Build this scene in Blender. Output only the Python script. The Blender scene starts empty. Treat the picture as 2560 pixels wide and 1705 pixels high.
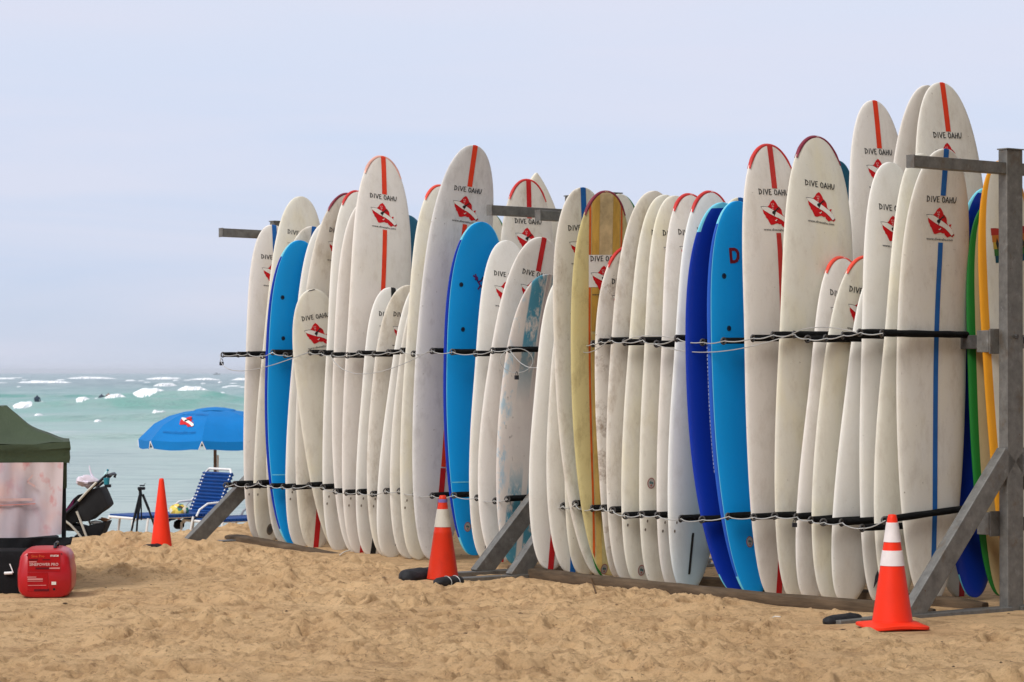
import bpy, bmesh, math, random
import numpy as np
from mathutils import Vector, Matrix
random.seed(7); rng = np.random.RandomState(11)
C = bpy.context.scene.collection
S = bpy.context.scene
R = math.radians

# ---------------------------------------------------------------- camera, sky, sun, exposure
CAMH = 1.5
cam = bpy.data.objects.new('camera', bpy.data.cameras.new('camera')); C.objects.link(cam)
cam.data.sensor_width = 36; cam.data.lens = 92.6
cam.location = (0, 0, CAMH); cam.rotation_euler = (R(90.69), 0, 0)
cam.data.clip_start = .1; cam.data.clip_end = 20000
cam.data.dof.use_dof = True; cam.data.dof.focus_distance = 18.0; cam.data.dof.aperture_fstop = 9.0
S.camera = cam
SUN_DIR = Vector((-.43, -.57, .69)).normalized()
sun = bpy.data.objects.new('sun', bpy.data.lights.new('sun', 'SUN')); C.objects.link(sun)
sun.data.energy = 1.5; sun.data.angle = R(26); sun.data.color = (1, .98, .955)
sun.rotation_euler = SUN_DIR.to_track_quat('Z', 'Y').to_euler()
W = bpy.data.worlds.new('World'); S.world = W; W.use_nodes = True
nt = W.node_tree; N = nt.nodes; Lk = nt.links
for n in list(N): N.remove(n)
out = N.new('ShaderNodeOutputWorld'); bg = N.new('ShaderNodeBackground'); bg.inputs['Strength'].default_value = .1
Lk.new(bg.outputs[0], out.inputs[0])
sky = N.new('ShaderNodeTexSky'); sky.sky_type = 'NISHITA'; sky.sun_disc = False
sky.sun_elevation = math.asin(SUN_DIR.z); sky.sun_rotation = math.atan2(SUN_DIR.x, SUN_DIR.y)
geo = N.new('ShaderNodeTexCoord'); sep = N.new('ShaderNodeSeparateXYZ'); Lk.new(geo.outputs['Generated'], sep.inputs[0])
cr = N.new('ShaderNodeValToRGB'); e = cr.color_ramp.elements            # overcast deck of cloud by elevation
e[0].position = 0; e[0].color = (.62, .70, .86, 1)
e[1].position = 1; e[1].color = (1.12, 1.12, 1.15, 1)
for p, c in ((.012, (.575, .665, .84)), (.04, (.57, .675, .89)), (.085, (.645, .725, .92)), (.14, (.73, .77, .92)), (.3, (.82, .84, .93))):
    k = cr.color_ramp.elements.new(p); k.color = (*c, 1)
Lk.new(sep.outputs['Z'], cr.inputs[0])
mp = N.new('ShaderNodeMapping'); mp.inputs['Scale'].default_value = (2.2, 2.2, 22); mp.inputs['Rotation'].default_value = (R(3), 0, 0)
Lk.new(geo.outputs['Generated'], mp.inputs[0])
nz = N.new('ShaderNodeTexNoise'); nz.inputs['Scale'].default_value = 1.6; nz.inputs['Detail'].default_value = 5; nz.inputs['Distortion'].default_value = .6
Lk.new(mp.outputs[0], nz.inputs['Vector'])
nr = N.new('ShaderNodeMapRange'); nr.inputs[1].default_value = .36; nr.inputs[2].default_value = .64; nr.inputs[3].default_value = 0; nr.inputs[4].default_value = .6
Lk.new(nz.outputs[0], nr.inputs[0])
cm = N.new('ShaderNodeMix'); cm.data_type = 'RGBA'; cm.inputs[7].default_value = (.77, .765, .90, 1)
Lk.new(nr.outputs[0], cm.inputs[0]); Lk.new(cr.outputs[0], cm.inputs[6])
sc = N.new('ShaderNodeVectorMath'); sc.operation = 'SCALE'; sc.inputs['Scale'].default_value = 5.85
Lk.new(cm.outputs[2], sc.inputs[0])
mx = N.new('ShaderNodeMix'); mx.data_type = 'RGBA'; mx.inputs[0].default_value = .93
Lk.new(sky.outputs[0], mx.inputs[6]); Lk.new(sc.outputs[0], mx.inputs[7]); Lk.new(mx.outputs[2], bg.inputs[0])
S.view_settings.view_transform = 'Standard'; S.view_settings.look = 'None'
S.view_settings.exposure = 0.75; S.view_settings.gamma = 1; S.view_settings.use_curve_mapping = False
S.render.engine = 'CYCLES'

# ---------------------------------------------------------------- helpers
def tag(o, label=None, cat=None, group=None, kind=None):
    if label: o['label'] = label
    if cat: o['category'] = cat
    if group: o['group'] = group
    if kind: o['kind'] = kind
    return o
def empty(name, loc, rz=0, **kw):
    o = bpy.data.objects.new(name, None); C.objects.link(o); o.location = loc; o.rotation_euler = (0, 0, rz)
    o.empty_display_size = .1
    return tag(o, **kw)
def mesh(name, verts, faces, mat, parent=None, smooth=False, mats=None, fm=None):
    me = bpy.data.meshes.new(name); me.from_pydata([tuple(v) for v in verts], [], [tuple(f) for f in faces]); me.validate(); me.update()
    for m in (mats or [mat]): me.materials.append(m)
    if fm is not None and len(me.polygons) == len(fm): me.polygons.foreach_set('material_index', fm)
    if smooth: me.polygons.foreach_set('use_smooth', [True] * len(me.polygons))
    o = bpy.data.objects.new(name, me); C.objects.link(o)
    if parent: o.parent = parent
    return o
def copyto(o, parent, loc=None, rot=None):
    c = o.copy(); C.objects.link(c); c.parent = parent
    if loc is not None: c.location = loc
    if rot is not None: c.rotation_euler = rot
    return c
class MB:
    def __init__(s): s.v = []; s.f = []; s.m = []
    def add(s, vs, fs, m=0):
        b = len(s.v); s.v += [tuple(v) for v in vs]; s.f += [tuple(i + b for i in f) for f in fs]; s.m += [m] * len(fs)
    def box(s, c, d, rz=0, mtx=None, m=0, bev=0.0):
        x, y, z = d[0] / 2, d[1] / 2, d[2] / 2
        if bev <= 0:
            vs = [(i * x, j * y, k * z) for i in (-1, 1) for j in (-1, 1) for k in (-1, 1)]
            fs = [(0, 1, 3, 2), (4, 6, 7, 5), (0, 4, 5, 1), (2, 3, 7, 6), (0, 2, 6, 4), (1, 5, 7, 3)]
        else:
            bm = bmesh.new(); bmesh.ops.create_cube(bm, size=1); bmesh.ops.scale(bm, vec=d, verts=bm.verts)
            bmesh.ops.bevel(bm, geom=bm.edges[:] + bm.verts[:], offset=bev, segments=2, affect='EDGES', profile=.6)
            bm.verts.ensure_lookup_table(); vs = [tuple(v.co) for v in bm.verts]; fs = [tuple(v.index for v in f.verts) for f in bm.faces]; bm.free()
        M = (mtx or Matrix.Rotation(rz, 4, 'Z'))
        vs = [M @ Vector(v) + Vector(c) for v in vs]; s.add(vs, fs, m)
    def bar(s, a, b, w, h, up=(0, 0, 1), m=0, bev=0.0):
        a = Vector(a); b = Vector(b); z = (b - a); L = z.length; z.normalize(); u = Vector(up)
        x = z.cross(u); x.normalize(); y = x.cross(z) * -1
        M = Matrix((x, y, z)).transposed().to_4x4()
        s.box((a + b) / 2, (w, h, L), mtx=M, m=m, bev=bev)
    def tube(s, pts, r, n=8, m=0, caps=True, closed=False):
        pts = [Vector(p) for p in pts]; k = len(pts); rs = r if isinstance(r, (list, tuple)) else [r] * k
        vs = []; fs = []; px = None
        for i, p in enumerate(pts):
            if closed: d = pts[(i + 1) % k] - pts[i - 1]
            else: d = pts[min(i + 1, k - 1)] - pts[max(i - 1, 0)]
            if d.length < 1e-9: d = Vector((0, 0, 1))
            d.normalize()
            if px is None:
                px = d.orthogonal().normalized()
            px = (px - d * px.dot(d)); px.normalize(); py = d.cross(px)
            for j in range(n):
                a = 2 * math.pi * j / n; vs.append(p + (px * math.cos(a) + py * math.sin(a)) * rs[i])
        for i in range(k if closed else k - 1):
            for j in range(n):
                i2 = (i + 1) % k
                fs.append((i * n + j, i * n + (j + 1) % n, i2 * n + (j + 1) % n, i2 * n + j))
        if caps and not closed: fs += [tuple(range(n))[::-1], tuple((k - 1) * n + j for j in range(n))]
        s.add(vs, fs, m)
    def lathe(s, prof, n=32, c=(0, 0, 0), m=0, ms=None):
        for i in range(len(prof) - 1):
            (r0, z0), (r1, z1) = prof[i], prof[i + 1]; vs = []; fs = []
            for j in range(n):
                a = 2 * math.pi * j / n; vs += [(c[0] + r0 * math.cos(a), c[1] + r0 * math.sin(a), c[2] + z0), (c[0] + r1 * math.cos(a), c[1] + r1 * math.sin(a), c[2] + z1)]
            for j in range(n):
                k = (j + 1) % n; fs.append((2 * j, 2 * k, 2 * k + 1, 2 * j + 1))
            s.add(vs, fs, ms[i] if ms else m)
    def obj(s, name, mat, parent=None, smooth=False, mats=None, weld=False):
        o = mesh(name, s.v, s.f, mat, parent, smooth, mats, s.m if mats else None)
        if weld:
            bm = bmesh.new(); bm.from_mesh(o.data); bmesh.ops.remove_doubles(bm, verts=bm.verts, dist=1e-5); bmesh.ops.recalc_face_normals(bm, faces=bm.faces); bm.to_mesh(o.data); bm.free()
        if smooth:
            o.data.set_sharp_from_angle(angle=R(40))
        return o

# value noise on arrays
_p = rng.rand(256, 256)
def vn(x, y):
    xi = np.floor(x).astype(int); yi = np.floor(y).astype(int); fx = x - xi; fy = y - yi
    fx = fx * fx * (3 - 2 * fx); fy = fy * fy * (3 - 2 * fy)
    a = _p[xi % 256, yi % 256]; b_ = _p[(xi + 1) % 256, yi % 256]; c_ = _p[xi % 256, (yi + 1) % 256]; d = _p[(xi + 1) % 256, (yi + 1) % 256]
    return (a * (1 - fx) + b_ * fx) * (1 - fy) + (c_ * (1 - fx) + d * fx) * fy
def fbm(x, y, o=4):
    r = 0; a = .5
    for i in range(o): r = r + a * (vn(x * 2 ** i + 17 * i, y * 2 ** i + 31 * i) - .5); a *= .5
    return r

# ---------------------------------------------------------------- materials
def newmat(name):
    m = bpy.data.materials.new(name); m.use_nodes = True; nt = m.node_tree
    return m, nt, nt.nodes['Principled BSDF']
def nd(nt, t, **kw):
    n = nt.nodes.new(t)
    for k, v in kw.items():
        if k.startswith('i_'): n.inputs[k[2:]].default_value = v
        else: setattr(n, k, v)
    return n
def coords(nt, scale=(1, 1, 1), rand=True):
    tc = nd(nt, 'ShaderNodeTexCoord'); m = nd(nt, 'ShaderNodeMapping'); m.inputs['Scale'].default_value = scale
    nt.links.new(tc.outputs['Object'], m.inputs['Vector'])
    if rand:
        oi = nd(nt, 'ShaderNodeObjectInfo'); v = nd(nt, 'ShaderNodeVectorMath', operation='SCALE'); v.inputs['Scale'].default_value = 37
        cb = nd(nt, 'ShaderNodeCombineXYZ')
        for i in range(3): nt.links.new(oi.outputs['Random'], cb.inputs[i])
        nt.links.new(cb.outputs[0], v.inputs[0]); nt.links.new(v.outputs[0], m.inputs['Location'])
    return m.outputs[0]
def noise(nt, vec, s, det=4, rough=.6, lo=.4, hi=.6, a=0., b=1., dist=0):
    n = nd(nt, 'ShaderNodeTexNoise'); n.inputs['Scale'].default_value = s; n.inputs['Detail'].default_value = det; n.inputs['Roughness'].default_value = rough; n.inputs['Distortion'].default_value = dist
    nt.links.new(vec, n.inputs['Vector']); r = nd(nt, 'ShaderNodeMapRange')
    for i, v in enumerate((lo, hi, a, b)): r.inputs[i + 1].default_value = v
    nt.links.new(n.outputs[0], r.inputs[0]); return r.outputs[0]
def mix(nt, fac, a, b, mode='MIX'):
    m = nd(nt, 'ShaderNodeMix', data_type='RGBA', blend_type=mode)
    for i, v in ((0, fac), (6, a), (7, b)):
        if isinstance(v, (tuple, list)): m.inputs[i].default_value = (*v[:3], 1)
        elif isinstance(v, (int, float)): m.inputs[i].default_value = v
        else: nt.links.new(v, m.inputs[i])
    return m.outputs[2]
def bump(nt, h, b, strength=.3, dist=.01):
    n = nd(nt, 'ShaderNodeBump'); n.inputs['Strength'].default_value = strength; n.inputs['Distance'].default_value = dist
    nt.links.new(h, n.inputs['Height']); nt.links.new(n.outputs[0], b.inputs['Normal'])
def simple(name, col, rough=.6, metal=0, var=.12, vs=8, spec=.18, bmp=.0, scale=(1, 1, 1)):
    m, nt, b = newmat(name); v = coords(nt, scale)
    f = noise(nt, v, vs, 5, .65, .3, .7, 0, 1)
    dk = tuple(c * (1 - var) for c in col); lt = tuple(min(1, c * (1 + var)) for c in col)
    nt.links.new(mix(nt, f, dk, lt), b.inputs['Base Color'])
    b.inputs['Roughness'].default_value = rough; b.inputs['Metallic'].default_value = metal; b.inputs['Specular IOR Level'].default_value = spec
    if bmp: bump(nt, noise(nt, v, vs * 3, 4, .6, 0, 1), b, bmp, .01)
    return m
def board_mat(name, base, dirt=.25, dcol=(.30, .22, .13), yel=.25, ycol=(.74, .66, .40), rough=.42, spots=.5, big=0.):
    m, nt, b = newmat(name); v = coords(nt, (1, 1, 1)); vl = coords(nt, (2.4, 2.4, 1.1))
    c = base
    c = mix(nt, noise(nt, vl, 1.6, 3, .6, .5, .75, 0, yel), c, ycol)                      # sun-yellowed areas
    c = mix(nt, noise(nt, vl, 4.2, 7, .74, .49, .76, 0, dirt), c, dcol)                    # smeared grime
    if big: c = mix(nt, noise(nt, v, 4.5, 7, .75, .52, .66, 0, big), c, (.22, .14, .08))
    c = mix(nt, noise(nt, v, 34, 3, .6, .70, .78, 0, spots), c, (.18, .14, .10))         # small dings
    c = mix(nt, noise(nt, v, 60, 3, .6, .3, .7, 0, .10), c, tuple(x * .75 for x in base))
    nt.links.new(c, b.inputs['Base Color'])
    b.inputs['Roughness'].default_value = rough; b.inputs['Specular IOR Level'].default_value = .2
    bump(nt, noise(nt, v, 9, 5, .6, 0, 1), b, .12, .01)
    return m
WH = (.72, .69, .615)
M = {}
M['white'] = board_mat('board_white', WH, .34, yel=.2, spots=.7)
M['clean'] = board_mat('board_clean_white', (.76, .74, .68), .16, yel=.12, spots=.4)
M['cream'] = board_mat('board_cream', (.72, .69, .59), .30, yel=.45, spots=.6)
M['dirty'] = board_mat('board_dirty_white', (.69, .65, .57), .65, yel=.3, spots=.8)
M['pink'] = board_mat('board_pinkish_white', (.74, .70, .64), .28, yel=.12, spots=.6)
M['grey'] = board_mat('board_grey_white', (.66, .65, .63), .45, dcol=(.25, .22, .2), yel=.05, spots=.9)
M['brown'] = board_mat('board_brown_stained', (.72, .68, .61), .5, yel=.2, big=.85, spots=.8)
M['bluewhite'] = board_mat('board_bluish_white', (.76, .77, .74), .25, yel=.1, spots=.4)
def _blue_bounce():  # blue reflected from the neighbouring blue board, mixed into the deck colour
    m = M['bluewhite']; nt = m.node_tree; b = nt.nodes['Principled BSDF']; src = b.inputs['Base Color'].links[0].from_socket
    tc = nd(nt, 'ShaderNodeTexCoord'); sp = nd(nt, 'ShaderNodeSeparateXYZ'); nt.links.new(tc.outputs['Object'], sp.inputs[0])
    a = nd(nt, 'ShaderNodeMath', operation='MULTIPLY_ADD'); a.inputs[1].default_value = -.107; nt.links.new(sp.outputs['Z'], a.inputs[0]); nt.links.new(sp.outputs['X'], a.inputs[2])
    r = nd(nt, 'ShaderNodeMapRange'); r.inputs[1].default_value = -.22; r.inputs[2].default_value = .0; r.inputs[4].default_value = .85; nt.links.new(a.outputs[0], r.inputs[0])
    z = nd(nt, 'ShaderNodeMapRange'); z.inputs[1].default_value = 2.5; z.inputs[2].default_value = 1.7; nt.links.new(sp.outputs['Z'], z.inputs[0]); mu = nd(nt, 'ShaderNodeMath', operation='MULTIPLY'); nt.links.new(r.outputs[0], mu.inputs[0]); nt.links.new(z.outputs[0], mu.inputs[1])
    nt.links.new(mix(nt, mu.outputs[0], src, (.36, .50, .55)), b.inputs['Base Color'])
_blue_bounce()
M['yellow'] = board_mat('board_yellow', (.56, .48, .225), .8, dcol=(.26, .19, .08), yel=.6, ycol=(.62, .44, .14), spots=.6)
M['tan'] = board_mat('board_tan', (.55, .46, .25), .3, yel=.2)
M['skyblue'] = board_mat('soft_deck_blue', (.004, .30, .72), .06, dcol=(.02, .2, .4), yel=0, spots=.15, rough=.5)
M['navy'] = board_mat('slick_dark_blue', (.006, .035, .36), .1, dcol=(.01, .03, .2), yel=0, spots=.15, rough=.3)
M['midblue'] = board_mat('rail_mid_blue', (.02, .10, .50), .1, dcol=(.01, .05, .3), yel=0, spots=.15, rough=.4)
M['paleblue'] = board_mat('tip_pale_blue', (.18, .62, .78), .1, dcol=(.1, .3, .4), yel=0, spots=.1)
M['teal'] = board_mat('board_dark_teal', (.01, .10, .17), .1, dcol=(.01, .05, .1), yel=0, spots=.1)
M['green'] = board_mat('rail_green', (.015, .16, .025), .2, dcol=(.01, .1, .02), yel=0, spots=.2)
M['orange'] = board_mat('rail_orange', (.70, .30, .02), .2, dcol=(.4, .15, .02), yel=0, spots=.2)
M['red'] = simple('stripe_red', (.50, .018, .02), .45, var=.15)
M['vermil'] = simple('stripe_vermilion', (.70, .05, .018), .45, var=.1)
M['blue'] = simple('stripe_blue', (.012, .11, .36), .45, var=.12)
M['black'] = simple('print_black', (.02, .02, .02), .5, var=.3, vs=30)
M['dkgrey'] = simple('print_faded', (.06, .06, .06), .5, var=.3, vs=30)
M['dkred'] = simple('print_dark_red', (.16, .008, .015), .5)
M['logored'] = simple('emblem_red', (.55, .008, .012), .5, var=.15, vs=30)
M['logowhite'] = simple('emblem_white', (.76, .73, .66), .5, var=.05)
M['pinkline'] = simple('emblem_pink', (.62, .25, .24), .5)
M['guardred'] = simple('nose_guard_red', (.52, .04, .035), .4, var=.15)
M['guardbright'] = simple('nose_guard_bright_red', (.70, .08, .05), .4, var=.15)
M['guarddark'] = simple('nose_guard_maroon', (.20, .03, .05), .4, var=.2)
M['guardfaint'] = simple('nose_guard_faded', (.66, .36, .29), .5, var=.2)
M['rubber'] = simple('black_foam', (.008, .008, .008), .9, spec=.08, var=.4, vs=20, bmp=.4)
M['steel'] = simple('galvanised_steel', (.185, .18, .165), .5, .55, var=.28, vs=14, bmp=.15)
def _rust():
    m = M['steel']; nt = m.node_tree; b = nt.nodes['Principled BSDF']; src = b.inputs['Base Color'].links[0].from_socket; v = coords(nt, (1, 1, .7))
    c = mix(nt, noise(nt, v, 7, 6, .7, .56, .68, 0, .7), src, (.15, .115, .08)); c = mix(nt, noise(nt, v, 30, 4, .7, .66, .72, 0, .7), c, (.13, .05, .02)); c = mix(nt, noise(nt, v, 18, 5, .7, .60, .72, 0, .5), c, (.34, .34, .33))
    nt.links.new(c, b.inputs['Base Color'])
_rust()
M['steeldark'] = simple('worn_steel', (.10, .095, .09), .55, .5, var=.3, vs=20)
M['cable'] = simple('cable_grey', (.42, .42, .40), .4, .3, var=.2)
M['fin'] = simple('fin_black', (.012, .012, .014), .35)
M['hole'] = simple('leash_plug', (.01, .015, .03), .6)
M['mark'] = simple('bolt_mark', (.16, .13, .10), .7)
DIM = {   # s along rack, a across, base height, length, lean, pitch, nose rocker, tail rocker, width
 'B1': (-0.327, 0.183, 0.008, 2.819, -0.057, 0.000, -0.104, -0.057, 0.557),
 'B2': (-0.145, 0.119, 0.001, 3.076, -0.126, 0.002, -0.086, -0.050, 0.571),
 'B3': (0.034, 0.148, -0.003, 2.795, -0.096, 0.001, 0.057, 0.023, 0.568),
 'B4': (0.210, 0.304, -0.005, 2.659, -0.014, 0.000, 0.087, 0.062, 0.569),
 'B5': (0.403, 0.167, -0.014, 2.831, -0.114, 0.001, -0.067, -0.020, 0.559),
 'B5b': (0.584, 0.196, -0.024, 3.071, -0.082, 0.001, 0.150, 0.009, 0.579),
 'B6': (0.771, 0.299, -0.042, 2.254, 0.148, -0.002, -0.006, -0.032, 0.546),
 'B7': (0.963, 0.176, -0.026, 3.089, -0.078, -0.000, -0.114, -0.035, 0.555),
 'B8': (1.152, 0.223, -0.030, 2.988, -0.050, -0.000, 0.000, 0.054, 0.563),
 'B9': (1.346, 0.191, -0.027, 3.366, -0.091, 0.002, -0.147, -0.008, 0.617),
 'B10': (1.542, 0.230, -0.025, 2.241, -0.118, 0.001, -0.102, -0.023, 0.531),
 'B11': (1.731, 0.260, -0.018, 2.244, -0.103, 0.001, 0.039, 0.035, 0.535),
 'B12': (1.922, 0.231, -0.015, 2.301, -0.175, 0.002, -0.035, -0.034, 0.534),
 'B13': (2.101, 0.273, -0.008, 2.323, -0.119, 0.001, 0.063, 0.020, 0.538),
 'B14': (2.280, 0.282, -0.007, 3.040, -0.101, 0.000, -0.094, 0.008, 0.553),
 'B15': (2.465, 0.251, -0.005, 3.337, -0.086, 0.004, 0.145, -0.008, 0.648),
 'B16': (2.744, 0.209, 0.044, 2.657, -0.001, 0.002, 0.097, 0.012, 0.598),
 'B17': (3.024, 0.153, 0.019, 2.535, -0.109, 0.001, -0.088, 0.013, 0.541),
 'B18': (3.225, 0.166, 0.031, 2.534, -0.176, 0.003, 0.079, 0.105, 0.585),
 'B19': (3.453, 0.220, 0.015, 2.248, -0.101, 0.002, 0.132, 0.017, 0.545),
 'B20': (4.378, 0.612, 0.053, 2.183, -0.127, 0.002, -0.060, 0.037, 0.531),
 'B21': (4.500, 0.563, 0.029, 2.155, -0.075, 0.001, 0.007, 0.040, 0.538),
 'B21c': (4.622, 0.496, 0.009, 2.115, -0.052, 0.001, 0.035, -0.035, 0.537),
 'B22': (4.738, 0.659, 0.022, 2.822, 0.059, -0.000, 0.050, 0.072, 0.569),
 'Bg': (4.873, 0.506, 0.008, 2.795, -0.035, 0.001, 0.000, -0.020, 0.575),
 'B23': (4.995, 0.719, 0.046, 2.753, 0.029, 0.001, 0.085, 0.035, 0.570),
 'B25': (5.149, 0.634, 0.005, 2.393, 0.044, -0.000, 0.091, -0.099, 0.543),
 'B26': (5.298, 0.631, 0.012, 2.784, -0.077, 0.002, 0.050, 0.013, 0.560),
 'B27': (5.449, 0.600, 0.010, 2.758, -0.108, 0.001, -0.060, 0.002, 0.555),
 'B28': (5.599, 0.580, -0.013, 2.769, -0.087, -0.000, -0.097, -0.013, 0.545),
 'B29': (5.760, 0.556, -0.016, 2.778, -0.084, -0.001, -0.126, -0.028, 0.549),
 'B30': (5.920, 0.573, -0.011, 2.780, -0.107, 0.001, -0.081, 0.001, 0.565),
 'W1': (5.26, -.35, .0, 2.79, -.01, .0, .0, .0, .54),
 'B31': (6.217, 0.689, -0.005, 2.659, 0.062, -0.001, 0.120, 0.102, 0.577),
 'B32': (6.378, 0.636, -0.018, 2.680, 0.052, -0.002, 0.037, 0.055, 0.563),
 'B33': (6.602, 0.485, -0.034, 3.084, 0.007, 0.002, -0.107, -0.042, 0.630),
 'B34': (6.788, 0.345, -0.039, 3.145, -0.085, 0.004, -0.114, -0.015, 0.658),
 'B35': (6.941, 0.310, -0.016, 2.297, -0.187, 0.001, -0.125, -0.007, 0.523),
 'B36': (7.070, 0.318, -0.017, 2.292, -0.148, 0.002, 0.030, 0.023, 0.539),
 'B37': (7.203, 0.230, -0.020, 2.224, -0.187, 0.002, -0.068, -0.023, 0.536),
 'B38': (7.345, 0.175, -0.023, 2.923, -0.057, -0.001, -0.085, -0.024, 0.565),
 'B39': (7.504, 0.147, -0.000, 2.955, -0.151, 0.002, -0.111, 0.060, 0.562),
 'B40': (7.688, 0.159, -0.002, 2.953, -0.011, 0.001, 0.108, 0.003, 0.638),
 'U1': (2.720, -0.334, 0.014, 3.059, -0.024, 0.001, -0.028, -0.016, 0.596),
 'U2': (2.508, -0.640, 0.009, 3.144, 0.003, 0.002, -0.044, 0.002, 0.617),
 'V1': (1.293, -0.190, 0.026, 2.833, -0.105, 0.000, -0.241, -0.099, 0.515),
 'G1': (2.098, -0.363, 0.013, 2.817, -0.048, 0.000, 0.012, -0.005, 0.531),
 'V2': (5.910, -0.643, -0.021, 3.051, -0.006, -0.001, 0.081, 0.060, 0.559),
 'T1': (6.368, -0.729, -0.026, 3.471, -0.002, 0.000, -0.093, 0.027, 0.630),
 'T2': (7.051, -0.383, 0.006, 3.443, 0.026, -0.000, 0.125, 0.035, 0.597),
 'T3': (7.340, -0.448, -0.014, 3.480, 0.028, 0.004, -0.102, -0.013, 0.691),
 'N1': (7.599, -0.358, 0.013, 2.715, -0.037, 0.001, 0.054, 0.028, 0.572),
 'G2': (7.751, -0.412, 0.021, 2.607, 0.036, -0.000, -0.020, -0.011, 0.566),
 'O1': (7.900, -0.395, -0.000, 2.891, 0.082, -0.002, 0.000, -0.047, 0.557),
}
# ---------------------------------------------------------------- rack frame of reference (metres)
RV = Vector((.605, -.796, 0)).normalized(); AV = Vector((RV.y, -RV.x, 0)); P0 = Vector((-1.80, 23.34, 0))
RZ = math.atan2(.605, .796)                # local +X = -AV, local -Y = +RV
def rk(s, a, z=0): return P0 + RV * s + AV * a + Vector((0, 0, z))

def outl(t, L, Wd):
    k = L / 2.8; dn = (1 - t) * L; dt = t * L
    a = (1 - max(0, 1 - dn / (1.25 * k)) ** 3.6) ** .45
    b = (1 - max(0, 1 - dt / (1.5 * k)) ** 2.0) ** .4
    return Wd / 2 * a * b
class Board:
    def __init__(s, key, pointed=0):
        s.s, s.a, s.z0, s.L, s.lean, s.pit, s.rn, s.rt, s.W = DIM[key]; s.pointed = pointed; s.h0 = .037
    def w(s, t):
        w = outl(t, s.L, s.W)
        if s.pointed: w *= min(1, (max(0, 1 - t) * s.L / .55 + .02)) ** .35
        return w
    def h(s, t):
        L = s.L; return s.h0 * min(1, .34 + .66 * (max(0, 1 - t) * L / .7) ** .8) * min(1, .42 + .58 * (t * L / .6) ** .8)
    def nc(s, t):
        return s.pit * (t - .5) * s.L + s.rn * max(0, (t - .45) / .55) ** 2.2 + s.rt * max(0, (.45 - t) / .45) ** 2.2
    def pt(s, t, u, n):
        return Vector((-(s.lean * t * s.L + u), -(s.nc(t) + n), t * s.L - s.lean * u))
    def dn(s, t, u):
        w = max(s.w(t), 1e-4); return s.h(t) * max(0, 1 - min(abs(u) / w, 1) ** 3.4) ** .5
    def deck(s, x, y, off):                      # x right, y height above tail
        t = min(max(y / s.L, 0), 1); return s.pt(t, -x, s.dn(t, -x) + off)
    def bot(s, x, y, off):
        t = min(max(y / s.L, 0), 1); return s.pt(t, -x, -s.dn(t, -x) - off)
NT = 92
TT = [(1 - math.cos(math.pi * i / NT)) / 2 for i in range(NT + 1)]
PH = sorted(set([2 * math.pi * i / 40 for i in range(40)] + [R(26), R(29), R(151), R(154)]))
def hull(B, root, styles):
    """styles: list of (part name, material, predicate(phi_deg, t)); first match wins"""
    vs = []
    for t in TT:
        w = B.w(t); h = B.h(t)
        for p in PH:
            c, q = math.cos(p), math.sin(p)
            u = w * math.copysign(abs(c) ** (2 / 3.4), c) if abs(c) > 1e-9 else 0
            vs.append(B.pt(t, u, h * q))
    K = len(PH); groups = {}
    for i in range(NT):
        for j in range(K):
            j2 = (j + 1) % K; pd = math.degrees((PH[j] + (PH[j2] if j2 else 2 * math.pi)) / 2); tm = (TT[i] + TT[i + 1]) / 2
            for nm, mt, pr in styles:
                if pr(pd, tm):
                    groups.setdefault(nm, (mt, []))[1].append((i * K + j, (i + 1) * K + j, (i + 1) * K + j2, i * K + j2)); break
    for nm, (mt, fs) in groups.items():
        used = sorted({k for f in fs for k in f}); ix = {k: n for n, k in enumerate(used)}
        mesh(nm, [vs[k] for k in used], [tuple(ix[k] for k in f) for f in fs], M[mt], root, True)
def ribbon(B, root, name, mat, u0, u1, y0, y1, off=.002, cols=4):
    t0, t1 = y0 / B.L, y1 / B.L
    ts = [t0] + [t for t in TT if t0 < t < t1] + [t1]; vs = []; fs = []
    for t in ts:
        w = B.w(t) * .97
        for k in range(cols + 1):
            u = u0 + (u1 - u0) * k / cols; u = max(-w, min(w, u)); vs.append(B.pt(t, u, B.dn(t, u) + off))
    for i in range(len(ts) - 1):
        for k in range(cols):
            a = i * (cols + 1) + k; fs.append((a, a + cols + 1, a + cols + 2, a + 1))
    return mesh(name, vs, fs, M[mat], root, True)
def guard(B, root, mat, reach=.20, thick=.014, notch=True):
    t0 = 1 - reach / B.L; path = []
    ts = [t0 + (1 - t0) * (1 - (1 - i / 22) ** 2.4) for i in range(23)]
    for t in ts: path.append((B.w(t), t))
    path = path[:-1] + [(0, 1.0)] + [(-w, t) for w, t in path[:-1][::-1]]
    mb = MB(); vs = []; fs = []; n = 10; P2 = [(w, t * B.L) for w, t in path]
    for i, (w, y) in enumerate(P2):
        a = P2[max(i - 1, 0)]; b = P2[min(i + 1, len(P2) - 1)]; d = Vector((b[0] - a[0], b[1] - a[1])); d.normalize(); inn = Vector((d.y, -d.x))
        if inn.dot(Vector((-w, -1))) < 0: inn = -inn
        t = min(y / B.L, 1); tin = max(t - .01, 0); hh = max(B.h(t) * .62, .010) + .004
        tap = .35 + .65 * min(1, min(i, len(P2) - 1 - i) / 4)
        for j in range(n):
            an = 2 * math.pi * j / n; q = math.cos(an) * thick * tap; m = math.sin(an) * hh
            uu = w + inn.x * (.008 + q); yy = y + inn.y * (.008 + q); tt = yy / B.L
            p = B.pt(min(tt, 1), uu, m); p.z += max(0, tt - 1) * B.L; vs.append(p)
    for i in range(len(P2) - 1):
        for j in range(n): fs.append((i * n + j, i * n + (j + 1) % n, (i + 1) * n + (j + 1) % n, (i + 1) * n + j))
    return mesh('nose_guard', vs, fs, M[mat], root, True)

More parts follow.
